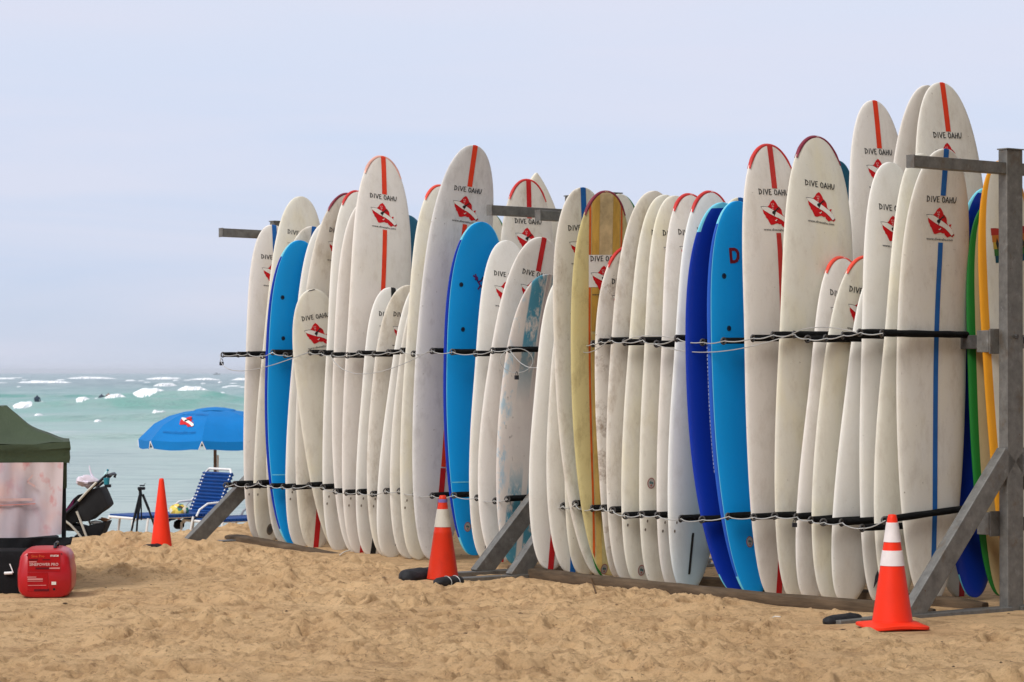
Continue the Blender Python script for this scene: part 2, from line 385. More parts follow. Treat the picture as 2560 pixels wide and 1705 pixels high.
# ---- lettering
GL = {
 'D': [[(.12, -.02), (.1, 1)], [(-.05, 1), (.45, .93), (.85, .6), (.72, .2), (.1, 0)]],
 'I': [[(.20, 0), (.22, 1)]],
 'V': [[(-.02, 1), (.42, .02)], [(.40, .0), (.95, 1.02)]],
 'E': [[(.14, 0), (.1, .98)], [(.08, .98), (.75, 1.03)], [(.1, .52), (.62, .56)], [(.12, .02), (.85, .05)]],
 'O': [[(.35, 1.0), (.08, .7), (.05, .3), (.35, .02), (.72, .1), (.85, .5), (.7, .85), (.5, .93)]],
 'A': [[(.0, 0), (.45, 1)], [(.45, 1), (.95, .0)], [(.15, .34), (.78, .36)]],
 'H': [[(.1, 0), (.1, 1)], [(.82, 0), (.84, 1)], [(.08, .5), (.84, .54)]],
 'U': [[(.0, 1), (.1, .35), (.35, .03), (.62, .1), (.85, .5), (.95, 1.05)]],
}
ADV = {'D': 1.12, 'I': .64, 'V': 1.1, 'E': 1.05, 'O': 1.05, 'A': 1.08, 'H': 1.08, 'U': 1.0, ' ': .45}
def strokes(word, hgt, total):
    """flat brush letters: list of quads (4 xy points)"""
    adv = sum(ADV[c] for c in word); sx = total / adv; x0 = -total / 2; Q = []
    for c in word:
        for st in GL.get(c, []):
            for (a, b) in zip(st[:-1], st[1:]):
                A = Vector((x0 + a[0] * sx * .92, a[1] * hgt)); Bp = Vector((x0 + b[0] * sx * .92, b[1] * hgt)); d = (Bp - A)
                if d.length < 1e-6: continue
                d.normalize(); nn = Vector((-d.y, d.x)); w = hgt * (.105 if abs(d.y) > .6 else .075)
                A2 = A - d * w * .5; B2 = Bp + d * w * .5
                Q.append([A2 + nn * w, A2 - nn * w, B2 - nn * w * .8, B2 + nn * w * .8])
        x0 += ADV[c] * sx
    return Q
EMB_RED = [(600,455),(650,510),(690,580),(715,640),(760,680),(800,740),(812,800),(815,860),(850,910),(872,945),(890,905),(950,905),(930,950),(925,985),(960,1010),(980,1060),(1010,1120),(1045,1170),(1040,1195),(990,1235),(950,1205),(900,1205),(860,1230),(820,1200),(770,1150),(760,1108),(715,1112),(650,1080),(600,1090),(530,1105),(470,1095),(430,1010),(400,940),(360,900),(350,850),(310,790),(290,700),(330,660),(430,620),(470,590),(500,545),(530,500)]
EMB_BOARD = [(225,598),(300,600),(410,622),(520,690),(700,815),(900,960),(1000,1060),(1050,1168),(1020,1195),(985,1220),(900,1120),(800,1025),(700,955),(600,905),(480,830),(300,700),(248,645)]
EMB_MAN = [[(510,770),(560,735),(640,715),(690,670),(730,640),(775,605),(785,625),(735,665),(765,680),(830,690),(828,702),(760,698),(712,705),(660,765),(640,800),(625,850),(600,880),(570,885),(545,850),(515,830)], [(575,885),(600,880),(580,930),(560,910)], [(648,1075),(700,1095),(710,1112),(670,1110)]]
EMB_PINK = [[(520,545),(545,530),(560,560),(545,580),(525,570)], [(570,530),(600,545),(605,590),(580,575)], [(530,600),(570,590),(600,620),(590,650),(560,640),(540,625)], [(545,660),(580,665),(570,715),(550,700)]]
EMB_HOOK = [[(585,1000),(620,1010),(650,980),(668,990),(650,1020),(615,1035)]]
def emb(p): x, y = p; y -= .149 * (x - 640); return (x - 640) * .000323, (800 - y) * .000257
def shape(bm, pts, m, off, fn):
    vs = [bm.verts.new((p[0], p[1], 0)) for p in pts]; f = bm.faces.new(vs); f.material_index = m
    r = bmesh.ops.triangulate(bm, faces=[f], quad_method='BEAUTY', ngon_method='BEAUTY')
    for v in vs: v.co.z = off
def decal(root, name, polys, mats, fn, k=1.0, cut=True):
    """polys: (points xy, material index, offset); fn(x, y, off) puts a flat print onto the surface"""
    bm = bmesh.new()
    for pts, m, off in polys: shape(bm, pts, m, off, fn)
    if cut: bmesh.ops.subdivide_edges(bm, edges=[e for e in bm.edges if e.calc_length() > .03], cuts=2, use_grid_fill=True)
    for v in bm.verts: v.co = fn(v.co.x * k, v.co.y * k, v.co.z)
    me = bpy.data.meshes.new(name); bm.to_mesh(me); bm.free()
    for m in mats: me.materials.append(M[m])
    o = bpy.data.objects.new(name, me); C.objects.link(o); o.parent = root; return o
_tc = {}
def flat_text(body, size, font_w=None):
    if (body, size) not in _tc:
        cu = bpy.data.curves.new('t', 'FONT'); cu.body = body; cu.size = size; cu.align_x = 'CENTER'; cu.resolution_u = 2
        cu.offset = size * .012
        o = bpy.data.objects.new('t', cu); me = bpy.data.meshes.new_from_object(o)
        vs = [tuple(v.co) for v in me.vertices]; fs = [tuple(p.vertices) for p in me.polygons]
        bpy.data.objects.remove(o); bpy.data.curves.remove(cu); bpy.data.meshes.remove(me); _tc[(body, size)] = (vs, fs)
    return _tc[(body, size)]
def text_on(root, name, body, size, width, mat, fn, x0=0, y0=0):
    vs, fs = flat_text(body, size); mn = min(v[0] for v in vs); mxx = max(v[0] for v in vs); k = width / (mxx - mn); c = (mn + mxx) / 2
    return mesh(name, [fn((v[0] - c) * k + x0, v[1] + y0, .0022) for v in vs], fs, M[mat], root)
def logo(B, root, d, name='lettering', faded=False, cx=-.01):
    y0 = B.L - d; ink = 'dkgrey' if faded else 'black'
    f0 = lambda x, y, o: B.deck(x + cx, y + y0, o)
    polys = [([tuple(p) for p in q], 0, .0018 + .00006 * i) for i, q in enumerate(strokes('DIVE OAHU', .036, .272))]
    polys = [([(p[0], p[1] - .016) for p in q], m, o) for q, m, o in polys]
    decal(root, name, polys, [ink], f0, cut=False)
    f1 = lambda x, y, o: B.deck(x * .97 + cx, y * .95 + y0 - .137, o)
    P = []
    ol = [emb(p) for p in EMB_BOARD]; cx0 = sum(p[0] for p in ol) / len(ol); cy0 = sum(p[1] for p in ol) / len(ol)
    P.append(([(emb(p)[0] * 1.07, emb(p)[1] * 1.07) for p in EMB_RED], 0, .0016))
    P.append(([(cx0 + (x - cx0) * 1.03, cy0 + (y - cy0) * 1.06) for x, y in ol], 2, .0021))
    P.append((ol, 1, .0027))
    for q in EMB_MAN: P.append(([emb((600 + (p[0] - 600) * .8, 775 + (p[1] - 775) * .78)) for p in q], 3, .0034))
    for q in EMB_PINK: P.append(([emb(p) for p in q], 4, .0022))
    for q in EMB_HOOK: P.append(([emb(p) for p in q], 1, .0022))
    decal(root, 'emblem', P, ['logored', 'logowhite', 'dkgrey', 'black', 'pinkline'], f1, k=1.0)
    text_on(root, 'web_lettering', 'www.diveoahu.com', .024, .245, 'dkgrey' , lambda x, y, o: B.deck(x + cx, y + y0 - .262, o))
def disc_polys(cx, cy, r, n=18, m=0, off=.002, ry=None):
    return ([(cx + r * math.cos(2 * math.pi * i / n), cy + (ry or r) * math.sin(2 * math.pi * i / n)) for i in range(n)], m, off)
def sticker(B, root, u, y, r=.032):
    fn = lambda x, yy, o: B.deck(x - u, yy + y, o)
    decal(root, 'round_sticker', [disc_polys(0, 0, r, m=0, off=.0018, ry=r * 1.2), disc_polys(0, 0, r * .82, m=1, off=.0024, ry=r), disc_polys(-.006, .004, r * .3, 10, m=2, off=.003), disc_polys(.008, .001, r * .26, 9, m=2, off=.0031), disc_polys(0, -.016, r * .25, 8, m=0, off=.003)], ['stickred', 'stickgrey', 'stickteal'], fn, cut=False)
M['purple'] = simple('ink_purple', (.10, .01, .10)); M['navyink'] = simple('ink_navy', (.01, .02, .12))
M['railtext'] = simple('rail_print', (.30, .36, .52), .5)
M['yred'] = simple('pinstripe_orange_red', (.55, .10, .02), .45, var=.25); M['ochre'] = simple('veneer_ochre', (.50, .30, .06), .5, var=.3, vs=5, scale=(2, 1, .6)); M['ochre2'] = simple('veneer_faded', (.60, .42, .13), .5, var=.2); M['veneer'] = simple('veneer_brown', (.50, .38, .20), .5, var=.4, vs=6)
M['stickred'] = simple('sticker_red', (.30, .10, .09), .6); M['stickgrey'] = simple('sticker_grey', (.34, .31, .28), .6); M['stickteal'] = simple('sticker_teal', (.07, .13, .13), .6)
def fin(B, root, depth=.17, y=.14):
    prof = [(0, 0), (.02, .15), (.035, .45), (.0, .8), (-.05, 1.0), (.03, .93), (.12, .62), (.17, .3), (.20, 0)]
    vs = []; k = len(prof)
    for sgn in (-1, 1):
        for i, (yy, d) in enumerate(prof):
            p = B.pt((y + yy) / B.L, 0, -B.h(.1) * .9 - d * depth); p.x += sgn * (.006 * (1 - .7 * d)); vs.append(p)
    fs = [tuple(range(k))[::-1], tuple(range(k, 2 * k))] + [(i, (i + 1) % k, k + (i + 1) % k, k + i) for i in range(k)]
    mesh('fin', vs, fs, M['fin'], root)
def bolts(B, root, u=.17, y=.435):
    for dy in (.03, -.03):
        decal(root, 'fin_bolt', [disc_polys(0, 0, .006, 8, 0, .002, .011)], ['mark'], lambda x, yy, o, dy=dy: B.deck(x - u + dy * .15, yy + y + dy, o), cut=False)

ANY = lambda p, t: True
def soft_styles(rail='navy', deck='skyblue'):
    return [('tail_tip', 'paleblue', lambda p, t: t < .055 and not (29 < p < 151)), ('nose_tip', 'paleblue', lambda p, t: t > .945 and not (29 < p < 151)),
            ('deck_edge_line', 'paleblue', lambda p, t: 26 < p < 29 or 151 < p < 154),
            ('deck', deck, lambda p, t: 29 < p < 151),
            ('hull', rail, ANY)]
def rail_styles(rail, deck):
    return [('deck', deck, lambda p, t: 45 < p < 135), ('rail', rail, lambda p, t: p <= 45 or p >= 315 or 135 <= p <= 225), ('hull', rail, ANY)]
def waxed():
    m, nt, b = newmat('worn_blue_striped_board'); Lk = nt.links; BX = BOARDS['B19']
    tc = nd(nt, 'ShaderNodeTexCoord'); sp = nd(nt, 'ShaderNodeSeparateXYZ'); Lk.new(tc.outputs['Object'], sp.inputs[0])
    a = nd(nt, 'ShaderNodeMath', operation='MULTIPLY_ADD'); a.inputs[1].default_value = BX.lean; Lk.new(sp.outputs['Z'], a.inputs[0]); Lk.new(sp.outputs['X'], a.inputs[2])   # x' = right of centre line
    v = coords(nt, (1, 1, .45), False)
    def band(lo, hi, soft=.006):
        r1 = nd(nt, 'ShaderNodeMapRange'); r2 = nd(nt, 'ShaderNodeMapRange')
        for r, (p, q) in ((r1, (lo - soft, lo + soft)), (r2, (hi + soft, hi - soft))):
            r.inputs[1].default_value = p; r.inputs[2].default_value = q; Lk.new(a.outputs[0], r.inputs[0])
        mu = nd(nt, 'ShaderNodeMath', operation='MULTIPLY'); Lk.new(r1.outputs[0], mu.inputs[0]); Lk.new(r2.outputs[0], mu.inputs[1]); return mu.outputs[0]
    def mul(x, y):
        mu = nd(nt, 'ShaderNodeMath', operation='MULTIPLY'); Lk.new(x, mu.inputs[0]); Lk.new(y, mu.inputs[1]); return mu.outputs[0]
    hz = nd(nt, 'ShaderNodeMapRange'); hz.inputs[1].default_value = 1.25; hz.inputs[2].default_value = 1.75; Lk.new(sp.outputs['Z'], hz.inputs[0])
    lz = nd(nt, 'ShaderNodeMapRange'); lz.inputs[1].default_value = .8; lz.inputs[2].default_value = .5; Lk.new(sp.outputs['Z'], lz.inputs[0])
    ad = nd(nt, 'ShaderNodeMath', operation='ADD'); Lk.new(hz.outputs[0], ad.inputs[0]); Lk.new(lz.outputs[0], ad.inputs[1])
    c = mix(nt, noise(nt, v, 5, 5, .6, .45, .7), (.70, .64, .57), (.62, .55, .50))
    wear = noise(nt, v, 14, 6, .75, .62, .50, 0, 1)
    c = mix(nt, mul(mul(band(-.15, -.025), wear), ad.outputs[0]), c, (.07, .28, .38))
    c = mix(nt, mul(mul(band(.03, .14), wear), ad.outputs[0]), c, (.07, .28, .38))
    c = mix(nt, mul(band(-.008, -.003, .001), hz.outputs[0]), c, (.35, .2, .22))
    c = mix(nt, mul(band(.004, .008, .001), hz.outputs[0]), c, (.35, .2, .22))
    c = mix(nt, mul(band(-.30, -.185, .02), noise(nt, v, 11, 6, .75, .52, .62, 0, .55)), c, (.16, .42, .58))
    c = mix(nt, noise(nt, v, 26, 3, .6, .66, .72, 0, .6), c, (.2, .16, .13))
    Lk.new(c, b.inputs['Base Color']); b.inputs['Roughness'].default_value = .5; bump(nt, noise(nt, v, 12, 5, .6, 0, 1), b, .2, .01); M['waxed'] = m

BOARDS = {k: Board(k, 1 if k == 'U2' else 0) for k in DIM}
waxed()
G1n = 'surfboards standing in the front side of the rack'; G2n = 'surfboards standing in the far side of the rack'
# key: (material, label, options)
SPEC = {
 'B1': ('pink', 'white surfboard with blue stripe and logo at the far left end of the rack', dict(stripe='blue', logo=.30, bolts=1)),
 'B2': ('cream', 'tall plain-nosed white surfboard, second from the left end', dict(logo=.34, bolts=1, stamp=1, faded=1)),
 'B3': ('dirty', 'greyish blue-striped surfboard peeking above the left sky blue board', dict(stripe='blue', to=.9, fin=1)),
 'B4': ('soft', 'left sky blue soft surfboard with dark blue rail and two plug holes', dict(holes=(.156, .134), line=.614)),
 'B5': ('clean', 'narrow plain white surfboard just right of the left sky blue board', dict(bolts=1)),
 'B5b': ('dirty', 'soiled white surfboard with thin maroon nose rim and red stripe at its tail', dict(guard='guarddark', logo=.33, tail='red')),
 'B6': ('cream', 'short white surfboard with full logo leaning left below its neighbours, dark nick on its nose', dict(logo=.235, nick=1, fin=1)),
 'B7': ('clean', 'white surfboard with maroon nose rim two left of the tall vermilion striped board', dict(guard='guardred', bolts=1)),
 'B8': ('pink', 'plain white surfboard hidden mostly behind the tall vermilion striped board on the left', dict()),
 'B9': ('pink', 'tall white surfboard with vermilion stripe above and below its full logo', dict(stripe='vermil', logo=.357, tail='red', guard='guardfaint', bolts=1)),
 'B10': ('clean', 'short white surfboard with a black stripe at its nose', dict(stripe='black', logo=.24, bolts=1, to=.3, tail='black')),
 'B11': ('dirty', 'short stained grey-white surfboard right of the black striped one', dict(logo=.257, fin=1, bolts=1)),
 'B12': ('clean', 'thin sliver of short white surfboard showing left of the tall scuffed grey one', dict()),
 'B13': ('white', 'short plain white surfboard tucked against the red nosed board', dict(fin=1)),
 'B14': ('cream', 'white surfboard with orange-red nose rim left of the tall grey-white board', dict(guard='guardbright', bolts=1, fin=1)),
 'B15': ('grey', 'tall scuffed grey-white surfboard with vermilion stripe and full logo beside the middle blue board', dict(stripe='vermil', logo=.362, tail='red')),
 'B16': ('soft', 'middle sky blue soft surfboard with a small dark figure drawn on it', dict(holes=(.174, .144), line=.584, gecko=1, stk=(.082, .231))),
 'B17': ('clean', 'short clean white surfboard with logo right of the middle blue board', dict(logo=.281)),
 'B18': ('pink', 'white surfboard leaning right with a dark red stripe and partly covered logo', dict(stripe='red', logo=.295, tail='red', fin=1)),
 'B19': ('waxed', 'worn surfboard with faded blue stripes and pinkish wax, left of the middle gap', dict()),
 'B20': ('clean', 'plain white surfboard with red stripe at its tail, first right of the middle braces', dict(tail='red')),
 'B21': ('white', 'plain white surfboard with small dark dings, second right of the middle braces', dict(tail='blue')),
 'B21c': ('cream', 'short narrow cream surfboard tail squeezed left of the yellow board', dict()),
 'B22': ('dirty', 'soiled white surfboard with blue stripe left of the yellow board', dict(stripe='blue', logo=.293, tail='blue')),
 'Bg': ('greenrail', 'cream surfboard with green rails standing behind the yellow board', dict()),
 'B23': ('yellow', 'yellow surfboard with two red pinstripes, wood pattern and maroon nose rim', dict(yellow=1, guard='guarddark')),
 'B25': ('brown', 'short white surfboard with red nose rim and heavy brown stains', dict(guard='guardred', logo=.245, stk=(.18, .10))),
 'B26': ('dirty', 'cream stained surfboard directly right of the brown stained short board', dict()),
 'B27': ('cream', 'white surfboard with a round sticker near its tail in the middle of the near section', dict(logo=.293, bolts=1, stk=(.017, .10))),
 'B28': ('cream', 'white surfboard with a round sticker below its middle', dict(logo=.285, bolts=1, stk=(.162, .729))),
 'B29': ('pink', 'white surfboard with red nose rim, second board left of the dark blue one', dict(guard='guardred', logo=.289, bolts=1)),
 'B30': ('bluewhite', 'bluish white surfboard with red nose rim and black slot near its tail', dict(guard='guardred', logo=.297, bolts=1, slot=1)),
 'W1': ('cream', 'white surfboard with teal stripe whose nose just shows above the two right blue boards', dict(stripe='blue')),
 'B31': ('navy', 'dark blue surfboard with pale blue tips in the right half of the rack', dict()),
 'B32': ('soft', 'right sky blue soft surfboard with a dark red letter D', dict(holes=(.146, .119), rail='midblue', letterd=1, stk=(.023, .375), raillet=1)),
 'B33': ('pink', 'tall white surfboard with red stripe and red nose rim right of the right blue board', dict(stripe='guardred', guard='guardred', logo=.33, tail='red')),
 'B34': ('cream', 'tall cream-white surfboard with maroon nose rim and a full logo but no stripe', dict(guard='guarddark', logo=.337)),
 'B35': ('pink', 'short white surfboard with bright red nose rim in front of the tall no-stripe board', dict(guard='guardbright', logo=.268, fin=0)),
 'B36': ('cream', 'short yellowish white surfboard leaning right, its red nose rim half hidden', dict(guard='guardbright', logo=.24, fin=1)),
 'B37': ('clean', 'thin plain white surfboard leaning right above the striped traffic cone', dict()),
 'B38': ('clean', 'white surfboard with half covered logo second left of the nearest board', dict(logo=.313, fin=1)),
 'B39': ('cream', 'yellow-edged white surfboard immediately left of the nearest board', dict(fin=1)),
 'B40': ('white', 'nearest white surfboard with a blue stripe down its whole length, beside the steel post', dict(stripe='blue', logo=.332, tail='blue', taillen=1)),
 'U1': ('dirty', 'white surfboard with dark red stripe and red nose rim behind the middle steel arm', dict(stripe='red', guard='guardred', logo=.347)),
 'U2': ('cream', 'white surfboard with a pointed nose behind the middle steel arm', dict()),
 'V1': ('teal', 'dark teal surfboard nose between the two tall left boards', dict()),
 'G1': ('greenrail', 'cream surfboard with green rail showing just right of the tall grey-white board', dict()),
 'V2': ('teal', 'dark teal surfboard nose right of the tall no-stripe board', dict()),
 'T1': ('pink', 'very tall white surfboard with vermilion stripe, the leftmost of the three tallest', dict(stripe='vermil', logo=.375)),
 'T2': ('pink', 'very tall plain white surfboard half hidden behind the tallest one', dict()),
 'T3': ('white', 'tallest white surfboard with vermilion stripe and logo above the near steel arm', dict(stripe='vermil', logo=.365, tail='red')),
 'N1': ('navy', 'dark blue surfboard with pale blue nose leaning beyond the near post', dict()),
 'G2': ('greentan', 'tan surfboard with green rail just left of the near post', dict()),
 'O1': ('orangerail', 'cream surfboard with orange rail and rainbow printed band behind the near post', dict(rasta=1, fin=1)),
}
HM = {'tail': None}
for key, (mt, label, op) in SPEC.items():
    B = BOARDS[key]; side = 1 if key[0] == 'B' else -1
    root = empty('surfboard', rk(B.s, B.a - B.lean * B.L / 2, B.z0), RZ, label=label, cat='surfboard', group=G1n if side == 1 else G2n)
    if mt == 'soft': hull(B, root, soft_styles(op.get('rail', 'navy')))
    elif mt == 'navy': hull(B, root, [('tail_tip', 'paleblue', lambda p, t: t < .06 and (p < 20 or p > 160)), ('nose_tip', 'paleblue', lambda p, t: t > .93 and (p < 40 or p > 140 or t > .985)), ('hull', 'navy', ANY)])
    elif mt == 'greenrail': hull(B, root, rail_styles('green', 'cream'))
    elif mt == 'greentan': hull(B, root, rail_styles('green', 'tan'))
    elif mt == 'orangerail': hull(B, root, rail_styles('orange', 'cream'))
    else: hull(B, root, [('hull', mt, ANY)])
    L = B.L
    if 'stripe' in op:
        end = L - op['logo'] + .028 if 'logo' in op else L - op.get('to', 1.2)
        ribbon(B, root, 'stripe', op['stripe'], .024, -.024, end, L)
        if 'logo' in op: ribbon(B, root, 'stripe', op['stripe'], .022, -.022, .75 if not op.get('taillen') else .003, L - op['logo'] - .275)
    if 'tail' in op and not op.get('taillen'): ribbon(B, root, 'stripe', op['tail'], .026, -.026, .003, .74)
    if 'logo' in op: logo(B, root, op['logo'], faded=bool(op.get('faded')))
    if 'guard' in op: guard(B, root, op['guard'], reach=.14 if B.W < .56 else .17)
    if op.get('bolts'): bolts(B, root)
    if op.get('fin'): fin(B, root)
    if 'holes' in op:
        for u, d in zip(op['holes'], (.503, .857)):
            mb = MB(); n = 16
            ctr = lambda r, a, o: B.deck(-u + r * math.cos(a), L - d + r * math.sin(a), o)
            for r0, r1, o0, o1 in ((.0, .013, -.012, -.010), (.013, .014, -.010, .0015), (.014, .019, .0015, .001)):
                vs = [];
                for j in range(n):
                    a = 2 * math.pi * j / n; vs += [ctr(r0, a, o0 if r0 > 0 else .0012), ctr(r1, a, .0014)]
                mb.add(vs, [(2 * j, 2 * ((j + 1) % n), 2 * ((j + 1) % n) + 1, 2 * j + 1) for j in range(n)])
            mb.obj('plug_hole', M['hole'], root)
    if 'line' in op:
        w = B.w(op['line'] / L) * .9
        decal(root, 'pinstripe', [([(-w + 2 * w * i / 8, 0) for i in range(9)] + [(w - 2 * w * i / 8, .008) for i in range(9)], 0, .0016)], ['paleblue'], lambda x, y, o, B=B, yy=op['line']: B.deck(x, y + yy, o), cut=False)
    if 'stk' in op: sticker(B, root, op['stk'][0], op['stk'][1])
    if op.get('stamp'):
        decal(root, 'tail_pad_mark', [disc_polys(0, 0, .034, 20, 0, .002, .05), disc_polys(0, 0, .022, 16, 1, .0026, .03)], ['mark', 'steeldark'], lambda x, y, o, B=B: B.deck(x, y + .115, o), cut=False)
    if op.get('nick'): decal(root, 'nose_nick', [([(-.05, 0), (-.03, .010), (.02, .012), (.03, .004), (-.02, .002)], 0, .002)], ['dkgrey'], lambda x, y, o, B=B: B.deck(x, y + B.L - .014, o), cut=False)
    if op.get('slot'):
        decal(root, 'fin_slot', [([(-.009, 0), (.009, 0), (.012, .02), (.009, .285), (-.009, .285), (-.012, .26)], 0, .002)], ['black'], lambda x, y, o, B=B: B.deck(x - .015, y + .12, o), cut=False)
    if op.get('gecko'):
        st = [[(-.05, .05), (-.02, .035), (.0, .0), (.025, -.03), (.06, -.05)], [(-.03, .06), (-.02, .035), (-.03, .02)], [(.0, .0), (.03, .015), (.045, .04)], [(.02, -.03), (.0, -.055)], [(.035, -.035), (.07, -.01), (.09, -.02)], [(.05, -.05), (.06, -.09), (.05, -.11)]]
        P = []; 
        for sti in st:
            for i, (a, b) in enumerate(zip(sti[:-1], sti[1:])):
                a = Vector(a); b = Vector(b); d = (b - a).normalized(); nn = Vector((-d.y, d.x)) * .007; P.append(([tuple(a + nn - d * .004), tuple(a - nn - d * .004), tuple(b - nn + d * .004), tuple(b + nn + d * .004)], len(P) % 2, .0018 + .0001 * len(P)))
        P.append((disc_polys(-.02, .03, .016, 8, 0, .0035)))
        decal(root, 'drawing', P, ['purple', 'navyink'], lambda x, y, o, B=B: B.deck(x - .01, y + B.L - .48, o), cut=False)
    if op.get('letterd'):
        s_ = .105; q = [(0, 0), (.30, 0), (.62, .12), (.78, .36), (.78, .64), (.62, .88), (.30, 1), (-.06, 1), (-.06, .80), (.0, .80)]
        outer = [(0, 0), (.42, 0), (.68, .10), (.82, .32), (.82, .68), (.68, .9), (.42, 1), (-.06, 1)]; inner = [(.22, .2), (.40, .2), (.52, .28), (.58, .42), (.58, .6), (.52, .74), (.40, .8), (.18, .8)]
        P = []
        for i in range(8):
            j = (i + 1) % 8; P.append(([(p[0] * s_, p[1] * s_) for p in (outer[i], outer[j], inner[j], inner[i])], 0, .0018 + .00004 * i))
        decal(root, 'lettering', P, ['dkred'], lambda x, y, o, B=B: B.deck(x - .09, y + B.L - .42, o), cut=False)
    if op.get('raillet'):
        P = []
        for i in range(34):
            y = .86 + i * .026; x = 0; w_ = .0025 + .002 * random.random()
            P.append(([(-w_, y), (w_, y), (w_, y + .017), (-w_, y + .015)], 0, .0))
        def onrail(x, y, o, B=B):
            t = y / B.L; a = R(8) + x * 14; c, q = math.cos(a), math.sin(a); return B.pt(t, B.w(t) * c ** (2 / 3.4) + .003, B.h(t) * q - .012)
        decal(root, 'rail_lettering', P, ['railtext'], onrail, cut=False)
    if op.get('yellow'):
        for u in (.145, -.145): ribbon(B, root, 'pinstripe', 'yred', u + .009, u - .009, .05, L - .03)
        ribbon(B, root, 'stripe', 'ochre', .128, .062, L - 1.0, L - .02, .0016); ribbon(B, root, 'stripe', 'ochre', -.062, -.128, L - 1.0, L - .02, .0016)
        ribbon(B, root, 'stripe', 'veneer', .06, -.06, L - 1.0, L - .012, .0016)
        ribbon(B, root, 'stripe', 'ochre2', .126, .08, .03, L - 1.02, .0016)
        ribbon(B, root, 'logo_panel', 'clean', .155, -.155, L - .685, L - .455, .003, 10)
        B.h0 += .0032; logo(B, root, .483, cx=-.004); B.h0 -= .0032
    if op.get('rasta'):
        cols = ['rred', 'rorange', 'ryellow', 'rgreen', 'rteal']; mats = [M.setdefault(n_, simple('band_' + n_, c_)) and n_ for n_, c_ in zip(cols, ((.35, .03, .02), (.45, .15, .02), (.40, .28, .04), (.04, .14, .03), (.01, .07, .10)))]
        P = []
        for i in range(5):
            y1 = -i * .045; y0 = y1 - .045; xa = -.165 + i * .005; xs = [xa + (.165 - xa) * j / 8 for j in range(9)]
            P.append(([(x, y0) for x in xs] + [(x, y1 + (.008 * math.sin(9 * k) if i == 0 else 0)) for k, x in enumerate(xs[::-1])], i, .0018))
        for k in range(9):
            x = -.13 + .035 * k; P.append(([(x, -.10), (x + .012, -.06 - .02 * (k % 2)), (x + .026, -.10), (x + .014, -.15)], 5, .0026))
        decal(root, 'printed_band', P, mats + ['black'], lambda x, y, o, B=B: B.deck(x, y + B.L - .44, o), cut=False)
# ---------------------------------------------------------------- ground
def ss(a, b, x):
    t = np.clip((x - a) / (b - a), 0, 1); return t * t * (3 - 2 * t)
def ground_base(x, y):
    x = np.asarray(x, float); y = np.asarray(y, float)
    crest = np.interp(x, [-30, -6, -4.2, -3.27, -2.5, -1, 30], [-.05, -.05, -.03, .0, .085, .09, .1])
    rise = ss(20.5, 24.0, y)
    z = crest * rise
    drop = np.clip(y - 24.3, 0, None)
    z = z - .125 * (np.sqrt(drop ** 2 + .25) - .5) * (drop > 0)
    far = np.clip(y - 45, 0, None); z = np.where(y > 45, z - far * .05, z)
    z = z - .03 * ss(14, 11, y)
    return z
def dents(x, y, z, n, xr, yr, seed, k_=1.0):
    r_ = np.random.RandomState(seed); x1 = x[0, :]; y1 = y[:, 0]
    for k in range(n):
        cx = r_.uniform(*xr); cy = r_.uniform(*yr); a = k_ * r_.uniform(.05, .17); b = a * r_.uniform(.4, .8); d = r_.uniform(.03, .09) * (a / .12); th = r_.uniform(0, 3.14)
        ix = np.searchsorted(x1, [cx - 3 * a, cx + 3 * a]); iy = np.searchsorted(y1, [cy - 3 * a, cy + 3 * a])
        if ix[1] - ix[0] < 2 or iy[1] - iy[0] < 2: continue
        sl = (slice(iy[0], iy[1]), slice(ix[0], ix[1])); X = x[sl] - cx; Y = y[sl] - cy
        u = X * math.cos(th) + Y * math.sin(th); v = -X * math.sin(th) + Y * math.cos(th); q = (u / a) ** 2 + (v / b) ** 2
        z[sl] += -d * np.exp(-q * 1.3) + d * .42 * np.exp(-(np.sqrt(q) - 1.35) ** 2 * 5)
def grid_obj(name, xs, ys, Z, mat, smooth=True):
    nx, ny = len(xs), len(ys); X, Y = np.meshgrid(xs, ys); co = np.stack([X, Y, Z], -1).reshape(-1, 3).astype(np.float32)
    me = bpy.data.meshes.new(name); me.vertices.add(nx * ny); me.vertices.foreach_set('co', co.ravel())
    i = np.arange(nx - 1); j = np.arange(ny - 1); I, J = np.meshgrid(i, j); a = (J * nx + I).ravel()
    q = np.stack([a, a + 1, a + nx + 1, a + nx], -1).astype(np.int32); n = len(q)
    me.loops.add(n * 4); me.loops.foreach_set('vertex_index', q.ravel()); me.polygons.add(n)
    me.polygons.foreach_set('loop_start', np.arange(n, dtype=np.int32) * 4); me.polygons.foreach_set('use_smooth', np.ones(n, bool)); me.update(calc_edges=True)
    me.materials.append(mat); o = bpy.data.objects.new(name, me); C.objects.link(o); return o
def sand_mat():
    m, nt, b = newmat('beach_sand'); Lk = nt.links
    tc = nd(nt, 'ShaderNodeTexCoord'); v = tc.outputs['Object']
    c = mix(nt, noise(nt, v, 1.1, 5, .6, .35, .65), (.63, .405, .21), (.75, .505, .27))
    c = mix(nt, noise(nt, v, 4, 8, .8, .50, .60, 0, .62), c, (.36, .21, .10))
    c = mix(nt, noise(nt, v, 20, 6, .8, .565, .61, 0, .6), c, (.25, .14, .07))
    c = mix(nt, noise(nt, v, 120, 3, .7, .60, .72, 0, .5), c, (.16, .10, .055))
    Lk.new(c, b.inputs['Base Color']); b.inputs['Roughness'].default_value = .95; b.inputs['Specular IOR Level'].default_value = .1
    h = noise(nt, v, 22, 8, .75, 0, 1); bump(nt, h, b, 1.0, .045); return m
M['sand'] = sand_mat()
